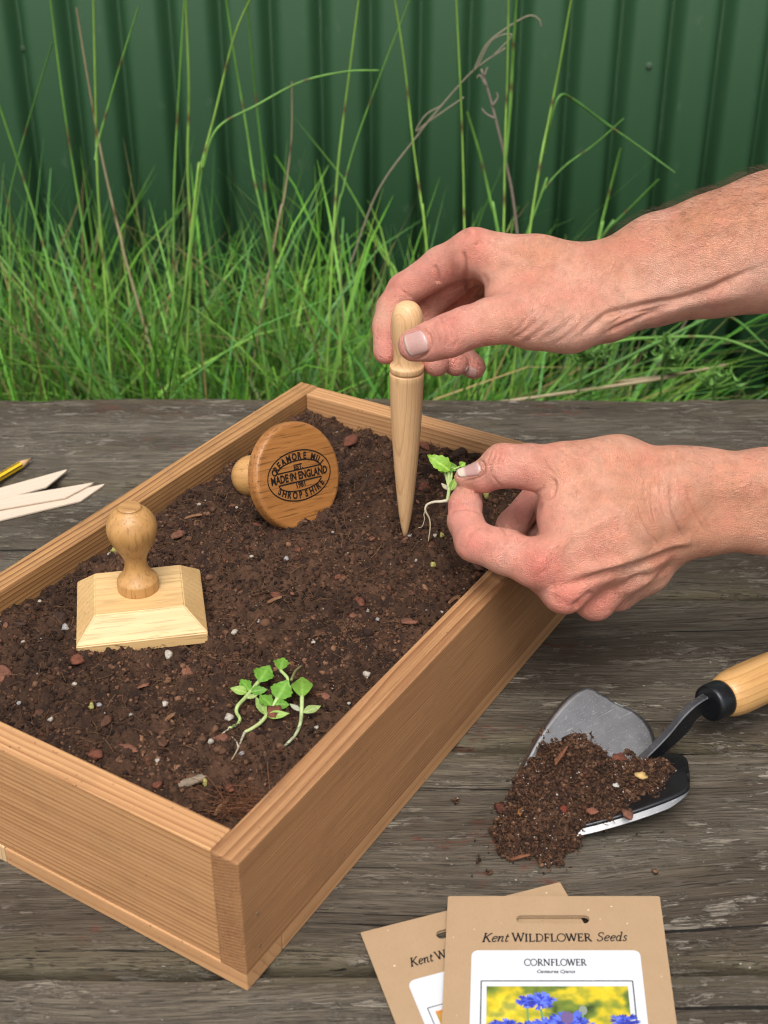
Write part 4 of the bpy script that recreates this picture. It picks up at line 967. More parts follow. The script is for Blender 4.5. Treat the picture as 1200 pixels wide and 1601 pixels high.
# crumbs fallen on the table round the heap
m_ = 420; k = RNG.integers(0, len(V0), m_); fp = V0[k].copy(); fp[:, :2] += RNG.normal(0, .006, (m_, 2)); 
fz = np.array([support(x, y) for x, y in fp[:, :2]]); keep = heap(fp[:, 0], fp[:, 1]) < .002; fp[:, 2] = fz+.0004; fp = fp[keep]
V2, F2, C2 = scatter(fp, .0003+.0007*RNG.random(len(fp)), soil_cols(len(fp)), BV)
sp_ = V0[RNG.integers(0, len(V0), 160)]+np.array([0, 0, .0012]); V3, F3, C3 = scatter(sp_, .0003+.0004*RNG.random(160), np.tile([.45, .42, .38], (160, 1)), BV)
fb = V0[RNG.integers(0, len(V0), 620)]+np.array([0, 0, .0010]); V4, F4, C4 = fibres(fb, 0, .003, .011, .00016, np.array([(.16, .08, .04), (.09, .04, .02)])[RNG.choice(2, 620)])
F4t = np.vstack([F4[:, [0, 1, 2]], F4[:, [0, 2, 3]]]); Ff = []; o_ = 0
for vv, ff in zip((V0, V1, V2, V3, V4), (Tq, F1, F2, F3, F4t)): Ff.append(ff+o_); o_ += len(vv)
tag(mesh('soil_heap', np.vstack([V0, V1, V2, V3, V4]), np.vstack(Ff), SOILM, None, False, col=np.vstack([c0, C1, C2, C3, C4])), 'crumbly heap of potting soil lying on the trowel blade', 'soil', kind='stuff')
def hz(u, v):
    p = onz(u, v, .02)
    for _ in range(6): p = onz(u, v, support(p[0], p[1])+max(0, float(heap(p[0], p[1])))+.0006)
    return p[2]
for i, (u, v, s_, c, nm, lab, cat, grp) in enumerate([
  (1002, 1215, .0042, (.50, .33, .13), 'stone', 'flat yellow stone on the soil heap, right of the trowel neck', 'stone', None),
  (878, 1270, .0044, (.17, .035, .02), 'bark_chip', 'brick red bark chip low down on the front of the soil heap', 'bark chip', None),
  (784, 1267, .0048, (.11, .035, .025), 'bark_chip', 'dark red bark chip on the left shoulder of the soil heap', 'bark chip', None),
  (816, 1273, .0036, (.26, .11, .035), 'bark_chip', 'orange bark chip on the left side of the soil heap', 'bark chip', None),
  (925, 1271, .0034, (.20, .075, .045), 'bark_chip', 'small bark chip near the foot of the soil heap', 'bark chip', 'small bark chips on the soil heap'),
  (980, 1276, .0038, (.18, .08, .05), 'bark_chip', 'small bark chip near the foot of the soil heap', 'bark chip', 'small bark chips on the soil heap'),
  (969, 1191, .0060, (.15, .05, .03), 'bark_chip', 'large reddish bark chip where the trowel neck meets the blade', 'bark chip', None),
  (915, 1176, .0032, (.48, .42, .33), 'perlite_grain', 'pale perlite grain on the crest of the soil heap', 'grit', None),
  (956, 1190, .0022, (.55, .53, .5), 'perlite_grain', 'small white perlite grain beside the large reddish chip at the trowel neck', 'grit', None),
  (962, 1228, .0022, (.5, .47, .42), 'perlite_grain', 'white perlite grain in the middle of the soil heap', 'grit', None)]):
    chip(u, v, s_, c, nm, lab, cat, grp, flat=.4, sink=.15, seed=300+i, z=hz(u, v))
for (u, v, u2, v2, lab) in ((862, 1158, 852, 1153, 'light brown bark splinter on the crest of the soil heap'), (868, 1195, 878, 1180, 'orange bark splinter sticking up from the left of the heap'), (795, 1345, 822, 1338, 'reddish bark splinter on the table at the tip of the trowel')):
    a, b_ = onz(u, v, hz(u, v)), onz(u2, v2, hz(u2, v2)+.002); dd = b_-a; b_ = a+dd/np.linalg.norm(dd)*.013
    V, F = tube([a, .5*(a+b_)+[0, 0, .0004], b_], [.0006, .0013, .0005], 5); tag(mesh('bark_splinter', V, F, CHIPM, None, False, col=np.tile([.20, .08, .04], (len(V), 1))), lab, 'splinter')

# ------------------------------------------------------------------ seed packets
def kraft_mat():
    b = NB('kraft_paper'); o = b.tc.outputs['Object']
    n = b.noise(o, 60, 5, .6); f = b.noise(b.mapping(scale=(1, .25, 1), rot=(0, 0, .5)), 2200, 3, .6)
    c = b.mix(n, (.33, .220, .128), (.385, .262, .155)); c = b.mix(b.math('MULTIPLY', b.ramp(f, [(.55, (0, 0, 0)), (.75, (1, 1, 1))]), .35), c, (.24, .15, .08))
    sp = b.n('TexVoronoi', Vector=o, Scale=160.0).outputs['Distance']; sel = b.noise(o, 220, 1)
    c = b.mix(b.math('MULTIPLY', b.ramp(sp, [(.07, (1, 1, 1)), (.12, (0, 0, 0))]), b.ramp(sel, [(.58, (0, 0, 0)), (.6, (1, 1, 1))])), c, (.62, .48, .33))
    return b.fin(c, .82, b.bump(f, .00012), .2)
KRAFT = kraft_mat(); CARD = plain('white_label_card', (.56, .575, .60), .45, .4); PINK_ = plain('ink_print', (.015, .013, .015), .7, .2); GINK = plain('grey_print', (.035, .035, .045), .7, .2)
def rrect(x0, x1, y0, y1, r, n=6):
    P = []
    for cx, cy, a in ((x1-r, y1-r, 0), (x0+r, y1-r, 90), (x0+r, y0+r, 180), (x1-r, y0+r, 270)):
        for k in range(n+1):
            t = math.radians(a+90*k/n); P.append((cx+r*math.cos(t), cy+r*math.sin(t)))
    return P
def sheet(name, outline, holes, thick, mat, parent, z, cut=.006, zf=None):
    bm = bmesh.new(); es = []
    for lp in [outline]+holes:
        vs = [bm.verts.new((x, y, 0)) for x, y in lp]; es += [bm.edges.new((vs[i], vs[(i+1) % len(vs)])) for i in range(len(vs))]
    bmesh.ops.triangle_fill(bm, use_beauty=True, edges=es)
    xs = [p[0] for p in outline]; ys = [p[1] for p in outline]
    if cut:
        for k in np.arange(min(xs)+cut, max(xs), cut): bmesh.ops.bisect_plane(bm, geom=bm.verts[:]+bm.edges[:]+bm.faces[:], plane_co=(k, 0, 0), plane_no=(1, 0, 0))
        for k in np.arange(min(ys)+cut, max(ys), cut): bmesh.ops.bisect_plane(bm, geom=bm.verts[:]+bm.edges[:]+bm.faces[:], plane_co=(0, k, 0), plane_no=(0, 1, 0))
    for f in bm.faces:
        if f.normal.z < 0: f.normal_flip()
    for v in bm.verts: v.co.z = z+(zf(v.co.x, v.co.y) if zf else 0)
    o = from_bm(name, bm, mat, parent); s_ = o.modifiers.new('thick', 'SOLIDIFY'); s_.thickness = thick; s_.offset = -1; return o
# a small book face of strokes: (points, thick?) on a unit cap height, serifs as short bars
def sf(x, y, w_=.26): return ([(x-w_/2, y), (x+w_/2, y)], 0)
def circ(cx, cy, rx, ry, a0=0, a1=360, n=22): return [(cx+rx*math.cos(math.radians(a0+(a1-a0)*k/n)), cy+ry*math.sin(math.radians(a0+(a1-a0)*k/n))) for k in range(n+1)]
GL = {
 'W': (1.12, [([(.06, 1), (.32, 0)], 1), ([(.32, 0), (.56, .95)], 0), ([(.56, .95), (.80, 0)], 1), ([(.80, 0), (1.04, 1)], 0), sf(.06, 1, .22), sf(1.04, 1, .22), sf(.54, 1, .18)]),
 'I': (.40, [([(.2, 0), (.2, 1)], 1), sf(.2, 0), sf(.2, 1)]),
 'L': (.70, [([(.2, 0), (.2, 1)], 1), sf(.2, 1), ([(.08, 0), (.62, 0), (.66, .2)], 0)]),
 'D': (.88, [([(.2, 0), (.2, 1)], 1), ([(.08, 1), (.4, 1)]+circ(.4, .5, .40, .5, 90, -90)+[(.08, 0)], 2)]),
 'F': (.66, [([(.2, 0), (.2, 1)], 1), sf(.2, 0), ([(.08, 1), (.58, 1), (.61, .82)], 0), ([(.2, .52), (.48, .52)], 0), ([(.48, .62), (.48, .42)], 0)]),
 'O': (.96, [(circ(.48, .5, .42, .52), 2)]),
 'E': (.70, [([(.2, 0), (.2, 1)], 1), ([(.08, 1), (.60, 1), (.62, .82)], 0), ([(.2, .52), (.48, .52)], 0), ([(.48, .62), (.48, .42)], 0), ([(.08, 0), (.62, 0), (.66, .2)], 0)]),
 'R': (.84, [([(.2, 0), (.2, 1)], 1), sf(.2, 0), ([(.08, 1), (.36, 1)]+circ(.36, .75, .24, .25, 90, -90)+[(.2, .5)], 2), ([(.38, .5), (.74, 0)], 1), sf(.76, 0, .16)]),
 'C': (.84, [(circ(.48, .5, .42, .52, 48, 318), 2), ([(.77, .98), (.77, .74)], 0)]),
 'N': (.98, [([(.16, 0), (.16, 1)], 0), ([(.16, 1), (.80, 0)], 1), ([(.80, 0), (.80, 1)], 0), sf(.16, 0), sf(.12, 1, .2), sf(.80, 1)]),
 'K': (.86, [([(.2, 0), (.2, 1)], 1), sf(.2, 0), sf(.2, 1), ([(.2, .45), (.70, 1)], 0), ([(.34, .58), (.74, 0)], 1), sf(.72, 1, .18), sf(.76, 0, .18)]),
 'S': (.66, [([(.56, .80), (.50, .95), (.34, 1.01), (.16, .94), (.12, .76), (.22, .6), (.42, .48), (.55, .34), (.53, .12), (.36, 0), (.18, .03), (.09, .22)], 2)]),
 'e': (.54, [([(.10, .30), (.46, .42), (.44, .58), (.32, .64), (.16, .54), (.09, .30), (.14, .08), (.28, .0), (.46, .12)], 2)]),
 'n': (.64, [([(.04, .56), (.13, .64), (.15, .5), (.11, 0)], 1), ([(.13, .38), (.30, .60), (.44, .62), (.46, .45), (.43, .10), (.50, .01), (.60, .10)], 2)]),
 't': (.40, [([(.20, .88), (.16, .40), (.14, .10), (.22, .0), (.36, .10)], 2), ([(.06, .62), (.36, .62)], 0)]),
 'd': (.62, [(circ(.26, .31, .18, .32), 2), ([(.34, 1.02), (.46, 1.04), (.44, .5), (.42, .08), (.48, 0), (.58, .08)], 2)]),
 's': (.46, [([(.38, .52), (.26, .64), (.13, .54), (.18, .40), (.33, .26), (.34, .10), (.20, 0), (.06, .12)], 2)]),
 ' ': (.36, [])}
def serif_text(mb, s, x0, y0, x1, y1, cap, italic=lambda i: False, small=None, bold=.105, z=0.0):
    """set s between two baseline points (local sheet coordinates)"""
    size = lambda i: (small(i) if small else 1.0)
    tot = sum(GL[c][0]*size(i) for i, c in enumerate(s)); d = np.array([x1-x0, y1-y0]); L = np.linalg.norm(d); d /= L; n = np.array([-d[1], d[0]]); k = L/tot; x = 0
    for i, c in enumerate(s):
        w0, st = GL[c]; s_ = size(i); sh = .24 if italic(i) else 0
        for P, thick in st:
            P = catmull(P, 3) if (thick == 2 and len(P) < 20) else np.array(P, float)
            Qx = (x+P[:, 0]*s_)*k; Qy = P[:, 1]*cap*s_; Qx = Qx+sh*Qy
            W = np.stack([x0+d[0]*Qx+n[0]*Qy, y0+d[1]*Qx+n[1]*Qy], 1)
            line2(mb, W, cap*{0: .115, 1: bold*1.5, 2: bold*1.1}[thick], z)
        x += w0*s_
def photo_mat(name, stops, scale):
    b = NB(name); o = b.tc.outputs['Object']; n = b.noise(o, scale, 2, .4, .3); n2 = b.noise(b.mapping(loc=(3, 1, 2)), scale*2.2, 2, .5)
    c = b.mix(b.math('MULTIPLY', b.ramp(n2, [(.45, (0, 0, 0)), (.65, (1, 1, 1))]), .6), b.ramp(n, stops), (.16, .22, .03)); return b.fin(c, .35, None, .4)
FPIC = photo_mat('printed_meadow', [(.32, (.03, .05, .015)), (.43, (.15, .20, .03)), (.52, (.55, .42, .02)), (.64, (.70, .52, .03)), (.75, (.30, .30, .05))], 75)
BPIC = photo_mat('printed_orange_bloom', [(.3, (.5, .14, .03)), (.5, (.75, .28, .06)), (.7, (.8, .45, .15))], 60)
FLM = attr_mat('printed_petal', .35, .4)
def skew(o, k):
    for c in o.children_recursive:
        for v in c.data.vertices: v.co.x += k*v.co.y
def packet(label, origin, ex2, ey2, ztop, W, H, group):
    ex2 = np.array([*ex2, 0.0]); ey2 = np.array([*ey2, 0.0])
    o = bpy.data.objects.new('seed_packet', None); COL.objects.link(o); tag(o, label, 'seed packet', group)
    o.location = (origin[0], origin[1], 0); o.rotation_euler = (0, 0, math.atan2(ex2[1], ex2[0]))
    def loc(u, v, z=None):
        p = onz(u, v, ztop if z is None else z)-np.array([origin[0], origin[1], 0]); a = np.linalg.solve(np.array([[ex2[0], ey2[0]], [ex2[1], ey2[1]]]), p[:2]); return a
    return o, loc
# back packet, turned and half hidden
zb = .0030; c0, c1, c2 = onz(563, 1458, zb), onz(875, 1379, zb), onz(612, 1601, zb)
e1 = (c1-c0)[:2]; WB_ = float(np.hypot(*e1)); e1 = e1/WB_; e2 = np.array([-e1[1], e1[0]])
pk, loc = packet('kraft seed packet lying turned and half hidden under the other packet', c0, e1, e2, zb, WB_, .165, 'kraft paper seed packets')
sa = loc(682, 1463); sl0 = float(sa[0]); 
bulge = lambda W, H: (lambda x, y: .0010*max(0, math.sin(math.pi*min(1, max(0, x/W))))**.6*min(1, max(0, (-y-.01)/.03)))
slot = rrect(sl0, sl0+.039, sa[1]-.0028, sa[1]+.0028, .0027)
sheet('envelope', rrect(0, WB_, -.165, 0, .0008, 2), [slot], .0006, KRAFT, pk, zb, .008)
sheet('back_panel', rrect(.0004, WB_-.0004, -.1646, -.0004, .0008, 2), [slot], .0005, KRAFT, pk, zb-.0018, 0)
ca = loc(636, 1535); cd_ = loc(694, 1522)
sheet('label_card', rrect(ca[0], ca[0]+.088, -.15, ca[1], .004), [], .0002, CARD, pk, zb+.0003, 0)
fr = loc(668, 1577); mb = MB(); line2(mb, rrect(fr[0], fr[0]+.07, -.14, fr[1], .0001, 1), .0004, zb+.00045, True)
ta, tb = loc(641, 1512), loc(700, 1497); tdir = (tb-ta)/np.linalg.norm(tb-ta)
tend = ta+tdir*.068
serif_text(mb, 'Kent WILDFLOWER Seeds', ta[0], ta[1], tend[0], tend[1], .0050, lambda i: i < 4 or i > 15, lambda i: 1.0 if i in (0, 5, 16) else (.88 if 5 < i < 15 else 1.0), z=zb+.0003)
mb.build('printed_text', PINK_, pk, False)
sheet('printed_photo', rrect(fr[0]+.003, fr[0]+.067, -.137, fr[1]-.003, .0002, 1), [], .0001, BPIC, pk, zb+.00045, 0)
# front packet
zf_ = .0062; c0, c1, c2, c3 = onz(700, 1401, zf_), onz(1031, 1401, zf_), onz(694, 1601, zf_), onz(1054, 1601, zf_)
e1 = (c1-c0)[:2]; WF_ = float(np.hypot(*e1)); e1 = e1/WF_; e2 = (c0-c2)[:2]+(c1-c3)[:2]; e2 = e2/np.hypot(*e2)
pk, loc = packet('kraft cornflower seed packet on top, with white label and blue flower photo', c0, e1, e2, zf_, WF_, .165, 'kraft paper seed packets')
s0, s1 = loc(807, 1437), loc(921, 1437)
slot = rrect(float(s0[0]), float(s1[0]), float(s0[1])-.0028, float(s0[1])+.0028, .0027)
zfun = lambda x, y: .0006*math.sin(math.pi*min(1, max(0, x/WF_)))*min(1, max(0, -y/.03))
sheet('envelope', rrect(0, WF_, -.165, 0, .0010, 2), [slot], .0006, KRAFT, pk, zf_, .008)
sheet('back_panel', rrect(.0004, WF_-.0004, -.1646, -.0004, .0008, 2), [slot], .0005, KRAFT, pk, zf_-.0016, 0)
a, b_ = loc(737, 1486), loc(1000, 1487)
sheet('label_card', rrect(a[0], b_[0], -.15, a[1], .0035), [], .0002, CARD, pk, zf_+.0003, 0)
a, b_ = loc(752, 1534), loc(988.5, 1534); mb = MB(); line2(mb, rrect(a[0], b_[0], -.14, a[1], .0001, 1), .00055, zf_+.00042, True)
a, b_ = loc(752, 1472.5), loc(980, 1471); serif_text(mb, 'Kent WILDFLOWER Seeds', a[0], a[1], b_[0], b_[1], .0054, lambda i: i < 4 or i > 15, lambda i: 1.0 if i in (0, 5, 16) else (.88 if 5 < i < 15 else 1.0), z=zf_+.00022)
mb.build('printed_text', PINK_, pk, False)
mb = MB(); a, b_ = loc(819, 1510), loc(917, 1510); serif_text(mb, 'CORNFLOWER', a[0], a[1], b_[0], b_[1], .0039, bold=.12, z=zf_+.00042)
a, b_ = loc(839, 1519), loc(899, 1519); V, F = text_mesh('Centaurea Cyanus', .0028, .3, .00006); V[:, 0] -= V[:, 0].min(); k_ = (b_[0]-a[0])/V[:, 0].max(); mb.add([(a[0]+x*k_, a[1]+y-.0002, zf_+.00042) for x, y, z in V], F)
mb.build('label_text', GINK, pk, False)
a, b_ = loc(760.5, 1542.5), loc(981, 1543)
pic = sheet('printed_photo', rrect(a[0], b_[0], -.135, a[1], .0001, 1), [], .0001, FPIC, pk, zf_+.00045, 0)
mb = MB(); rr = np.random.default_rng(4)
def cornflower(u, v, s_, dark=.0, lay=0):
    c = loc(u, v); z = zf_+.0005+lay*.00004
    for ring, (n, r0, r1) in enumerate(((13, .35, 1.0), (11, .2, .72), (8, .05, .45))):
        for k in range(n):
            a = 2*math.pi*(k+rr.uniform(-.3, .3))/n; r = r1*rr.uniform(.8, 1.12)*s_; sq = .72
            p0 = c+np.array([math.cos(a), math.sin(a)*sq])*r0*s_*.3; tip = c+np.array([math.cos(a), math.sin(a)*sq])*r; sd2 = np.array([-math.sin(a), math.cos(a)*sq])*s_*.20
            col = np.array([(.055, .085, .50), (.10, .15, .68), (.03, .04, .32)][rr.integers(3)])*(1-dark)*rr.uniform(.8, 1.3)
            q = [p0, tip-sd2, tip+(tip-c)*.18-sd2*.5, tip-(tip-c)*.05, tip+(tip-c)*.18+sd2*.5, tip+sd2]
            zz = z+ring*.00001+k*.0000005
            mb.add([(x, y, zz) for x, y in q], [(0, 1, 2, 3), (0, 3, 4, 5)], col)
def pstem(u0, v0, u1, v1, w0=.0009):
    a, b2 = loc(u0, v0), loc(u1, v1); t = b2-a; n = np.array([-t[1], t[0]]); n = n/np.linalg.norm(n)*w0/2; z = zf_+.00049
    mb.add([(*(a-n), z), (*(a+n), z), (*(b2+n), z), (*(b2-n), z)], [(0, 1, 2, 3)], (.13, .26, .10))
pstem(824, 1575, 826, 1615); pstem(845, 1578, 852, 1615, .0012); pstem(911, 1585, 911, 1615)
cornflower(824, 1566, .0052); cornflower(846, 1565, .0064, 0, 1)
for q in ((795, 1606, .006), (776, 1602, .0035), (860, 1606, .0085), (885, 1600, .0095), (905, 1608, .008), (976, 1598, .0062), (830, 1610, .007)): cornflower(*q, .1, 2)
b0 = loc(911, 1580); P = [(b0[0]+.0021*math.cos(t), b0[1]+.0028*math.sin(t), zf_+.00052) for t in np.linspace(0, 6.28, 13)[:-1]]; mb.add(P, [tuple(range(12))], (.22, .25, .20))
b0 = loc(886, 1592); P = [(b0[0]+.0032*math.cos(t), b0[1]+.0036*math.sin(t), zf_+.0007) for t in np.linspace(0, 6.28, 13)[:-1]]; mb.add(P, [tuple(range(12))], (.14, .09, .22))
mesh('printed_flowers', mb.V, mb.F, FLM, pic, False, col=np.array(mb.C))

skew(pk, float(e2@e1)/float(e2@np.array([-e1[1], e1[0]])))

# ------------------------------------------------------------------ the person: two arms grown as one smooth surface each
def camto(u, v, d): return np.array([(u-600)/FPX*d, (800.5-v)/FPX*d, d])
def smin(a, b, k):
    h = np.clip(.5+.5*(b-a)/k, 0, 1); return b*(1-h)+a*h-k*h*(1-h)
class Field:
    def __init__(s, lo, hi, h):
        s.lo = np.array(lo); s.h = h; s.n = np.ceil((np.array(hi)-s.lo)/h).astype(int)+1
    def new(s): return np.full(s.n, .06, dtype=np.float32)
    def cone(s, f, a, ra, b, rb, k):
        a, b = np.asarray(a), np.asarray(b); m = k+.006; R = max(ra, rb)+m
        i0 = np.maximum(0, np.floor((np.minimum(a, b)-R-s.lo)/s.h).astype(int)); i1 = np.minimum(s.n, np.ceil((np.maximum(a, b)+R-s.lo)/s.h).astype(int)+1)
        if np.any(i1 <= i0): return
        ax = [s.lo[j]+s.h*np.arange(i0[j], i1[j]) for j in range(3)]
        X, Y, Z = np.meshgrid(*ax, indexing='ij', sparse=True)
        ba = b-a; L2 = max(1e-12, ba@ba); t = np.clip(((X-a[0])*ba[0]+(Y-a[1])*ba[1]+(Z-a[2])*ba[2])/L2, 0, 1)
        d = np.sqrt((X-a[0]-t*ba[0])**2+(Y-a[1]-t*ba[1])**2+(Z-a[2]-t*ba[2])**2)-(ra+(rb-ra)*t)
        sl = tuple(slice(i0[j], i1[j]) for j in range(3)); f[sl] = smin(f[sl], d.astype(np.float32), k)
def surface_nets(f, lo, h):
    S_ = f < 0; nx, ny, nz = f.shape
    c = np.zeros((nx-1, ny-1, nz-1), np.int8)
    for a in (0, 1):
        for b in (0, 1):
            for d in (0, 1): c += S_[a:nx-1+a, b:ny-1+b, d:nz-1+d]
    I = np.argwhere((c > 0) & (c < 8)); idx = -np.ones(c.shape, np.int64); idx[tuple(I.T)] = np.arange(len(I))
    acc = np.zeros((len(I), 3)); cnt = np.zeros(len(I))
    cs = [(a, b, d) for a in (0, 1) for b in (0, 1) for d in (0, 1)]
    for p in cs:
        for ax in range(3):
            if p[ax]: continue
            q = list(p); q[ax] = 1; q = tuple(q)
            fp = f[tuple((I+p).T)]; fq = f[tuple((I+q).T)]; m = (fp < 0) != (fq < 0)
            t = np.where(m, fp/np.where(m, fp-fq, 1), 0); P = np.tile(np.array(p, float), (len(I), 1)); P[:, ax] += t
            acc[m] += P[m]; cnt[m] += 1
    V = lo+h*(I+acc/cnt[:, None]); Fs = []
    for ax in range(3):
        u, w_ = [(1, 2), (2, 0), (0, 1)][ax]
        A0 = [slice(None)]*3; A1 = [slice(None)]*3; A0[ax] = slice(0, -1); A1[ax] = slice(1, None)
        s0, s1 = S_[tuple(A0)], S_[tuple(A1)]; E_ = np.argwhere(s0 != s1)
        ok = (E_[:, u] > 0) & (E_[:, w_] > 0) & (E_[:, u] < f.shape[u]-1) & (E_[:, w_] < f.shape[w_]-1); E_ = E_[ok]
        def cell(du, dw): q = E_.copy(); q[:, u] += du; q[:, w_] += dw; return idx[tuple(q.T)]
        q = np.stack([cell(-1, -1), cell(0, -1), cell(0, 0), cell(-1, 0)], 1); fl = ~s0[tuple(E_.T)]; q[fl] = q[fl][:, ::-1]; Fs.append(q)
    return V, np.vstack(Fs)
def vnormals(V, F):
    n = np.cross(V[F[:, 2]]-V[F[:, 0]], V[F[:, 3]]-V[F[:, 1]]); N = np.zeros_like(V)
    for k in range(4): np.add.at(N, F[:, k], n)
    return N/(np.linalg.norm(N, axis=1)[:, None]+1e-12)
def relax(V, F, it=2, lam=.5):
    for _ in range(it):
        A_ = np.zeros_like(V); c = np.zeros(len(V))
        for k in range(4):
            for o in (1, 3): np.add.at(A_, F[:, k], V[F[:, (k+o) % 4]]); np.add.at(c, F[:, k], 1)
        V = V*(1-lam)+lam*A_/c[:, None]
    return V
def subdivide(V, F):
    me = bpy.data.meshes.new('t'); me.from_pydata(V.tolist(), [], F.tolist()); o = bpy.data.objects.new('t', me); COL.objects.link(o)
    md = o.modifiers.new('s', 'SUBSURF'); md.levels = 1; dg = bpy.context.evaluated_depsgraph_get(); ev = o.evaluated_get(dg).to_mesh()
    n = len(ev.vertices); W = np.empty(n*3); ev.vertices.foreach_get('co', W); p = len(ev.polygons); lv = np.empty(p*4, dtype=np.int32); ev.loops.foreach_get('vertex_index', lv)
    o.evaluated_get(dg).to_mesh_clear(); bpy.data.objects.remove(o); bpy.data.meshes.remove(me); return W.reshape(-1, 3), lv.reshape(-1, 4).astype(np.int64)
def cam2world(P): return CAMP+P[:, :1]*RT+P[:, 1:2]*UPV+P[:, 2:3]*FW
def segdist(U, Vv, pl):
    P = np.stack([U, Vv], 1); d = np.full(len(P), 1e9); tt = np.zeros(len(P)); n = len(pl)-1
    for i in range(n):
        a, b = np.array(pl[i], float), np.array(pl[i+1], float); ba = b-a; t = np.clip((P-a)@ba/max(1e-9, ba@ba), 0, 1)
        q = np.linalg.norm(P-a-t[:, None]*ba, axis=1); m = q < d; d[m] = q[m]; tt[m] = (i+t[m])/n
    return d, tt
def grow(spec, h=.0016):
    """spec: palm = list of cones blended softly; digits = list of chains; each joint is (u, v, depth, radius in photo pixels)"""
    J = lambda q: (camto(*q[:3]), q[3]/FPX*q[2])
    allj = [J(q) for c in spec['palm'] for q in c]+[J(q) for c in spec['digits'] for q in c[1]]
    lo = np.min([p-r for p, r in allj], 0)-.012; hi = np.max([p+r for p, r in allj], 0)+.012
    fd = Field(lo, hi, h); palm = fd.new()
    for c in spec['palm']:
        for a, b in zip(c[:-1], c[1:]): pa, ra = J(a); pb, rb = J(b); fd.cone(palm, pa, ra, pb, rb, spec.get('k', .010))
    out = palm.copy()
    for kp, ch in spec['digits']:
        fg = fd.new()
        for a, b in zip(ch[:-1], ch[1:]): pa, ra = J(a); pb, rb = J(b); fd.cone(fg, pa, ra, pb, rb, .0035)
        out = smin(out, smin(palm, fg, kp), .0008)
    V, F = surface_nets(out, fd.lo, h); V = relax(V, F, 3, .5)
    return V, F
def detail(V, F, lines, spots, base_fn):
    """creases, tendons and colour, drawn where the camera sees the skin"""
    V, F = subdivide(V, F); N = vnormals(V, F)
    W = cam2world(V); U, Vv, D = project(W)
    bvh = BVHTree.FromPolygons(V.tolist(), F.tolist()); vis = np.zeros(len(V))
    inw = (U > 480) & (U < 1280) & (Vv > 200) & (Vv < 1050)
    for i in np.where(inw)[0]:
        dv = V[i]/np.linalg.norm(V[i]); hit = bvh.ray_cast(Vector((0, 0, 0)), Vector(dv))
        if hit[0] is not None and (V[i]@dv)-hit[3] < .0022: vis[i] = 1
    face = np.clip(-(N*V).sum(1)/np.linalg.norm(V, axis=1)*2.2, 0, 1)
    disp = np.zeros(len(V)); dark = np.zeros(len(V))
    for pl, wd, amp in lines:
        pl = catmull([(*p, 0) for p in pl], 5)[:, :2] if len(pl) > 2 else pl
        d, t = segdist(U, Vv, pl); g = np.exp(-(d/wd)**2)*np.clip(np.sin(math.pi*np.clip(t, .02, .98))*2.2, 0, 1)
        disp += 1.25*amp*g*vis*face
        if amp < 0 and wd < 6: dark = np.maximum(dark, g*vis*min(1, -amp/.0006))
    V2 = V+N*disp[:, None]
    C = base_fn(V, U, Vv, N)
    for (u, v, r, c, wgt) in spots:
        g = (np.exp(-(((U-u)**2+(Vv-v)**2)/(r*r)))*wgt)[:, None]; C = C*(1-g)+np.array(c)*g
    rb = np.clip(fbm(V*70+5, 3, 77)*.9, 0, 1)[:, None]*.30; C = C*(1-rb)+REDD*rb
    pb = np.clip(fbm(V*55+9, 3, 79)*.9, 0, 1)[:, None]*.25; C = C*(1-pb)+PALE_*pb
    C = C*(1-.24*dark[:, None])+np.array([.36, .10, .06])*.24*dark[:, None]
    return V2, F, C
c1 = lambda *p: [(560+x/3.529, 320+y/3.529) for x, y in p]
c2 = lambda *p: [(640+x/3.333, 660+y/3.333) for x, y in p]
c3 = lambda *p: [(860+x/3.529, 250+y/3.529) for x, y in p]
c4 = lambda *p: [(900+x/4, 660+y/4) for x, y in p]
BASE, REDD, TAN, PALE_, PINKS = np.array([.65, .325, .225]), np.array([.62, .19, .145]), np.array([.50, .215, .11]), np.array([.68, .43, .34]), np.array([.72, .285, .235])

# --- the far arm: right hand holding the dibber
UP_ = dict(palm=[
 [(935, 432, .795, 45), (842, 414, .798, 40), (745, 396, .802, 36)],
 [(940, 440, .812, 42), (742, 402, .823, 33)], [(945, 452, .830, 40), (755, 414, .843, 32)], [(948, 466, .845, 36), (775, 432, .862, 28)],
 [(945, 484, .795, 46), (890, 500, .788, 46), (838, 500, .783, 46)], [(900, 440, .795, 48), (830, 470, .790, 46)],
 [(788, 462, .792, 30), (800, 428, .802, 38)], [(850, 490, .820, 40), (800, 470, .840, 32)],
 [(945, 426, .805, 47), (1030, 398, .800, 59), (1115, 384, .795, 75), (1200, 365, .79, 88), (1500, 275, .78, 104), (1640, 235, .79, 98), (1850, -300, .85, 118)],
 [(950, 484, .800, 45), (1030, 446, .800, 56), (1115, 416, .795, 75), (1200, 394, .79, 88), (1500, 292, .78, 104)]],
 digits=[
 (.010, [(850, 492, .782, 44), (768, 502, .772, 36), (728, 513, .770, 33), (700, 525, .770, 33.5), (672, 534, .773, 30), (647, 540, .776, 26)]),
 (.008, [(738, 394, .804, 34), (690, 417, .818, 31), (632, 454, .832, 26.5), (612, 482, .835, 23.5), (605, 510, .835, 22.5), (603, 550, .834, 20.5)]),
 (.007, [(745, 402, .825, 32), (705, 440, .838, 28), (664, 480, .850, 24.5), (655, 530, .850, 22), (664, 556, .842, 21), (682, 569, .832, 20.5)]),
 (.006, [(758, 414, .845, 31), (710, 468, .866, 25), (690, 500, .872, 23), (690, 545, .862, 21), (712, 569, .848, 20)]),
 (.006, [(775, 432, .862, 27), (728, 480, .880, 22), (715, 510, .882, 20), (718, 550, .872, 19), (740, 574, .856, 19.5)])])
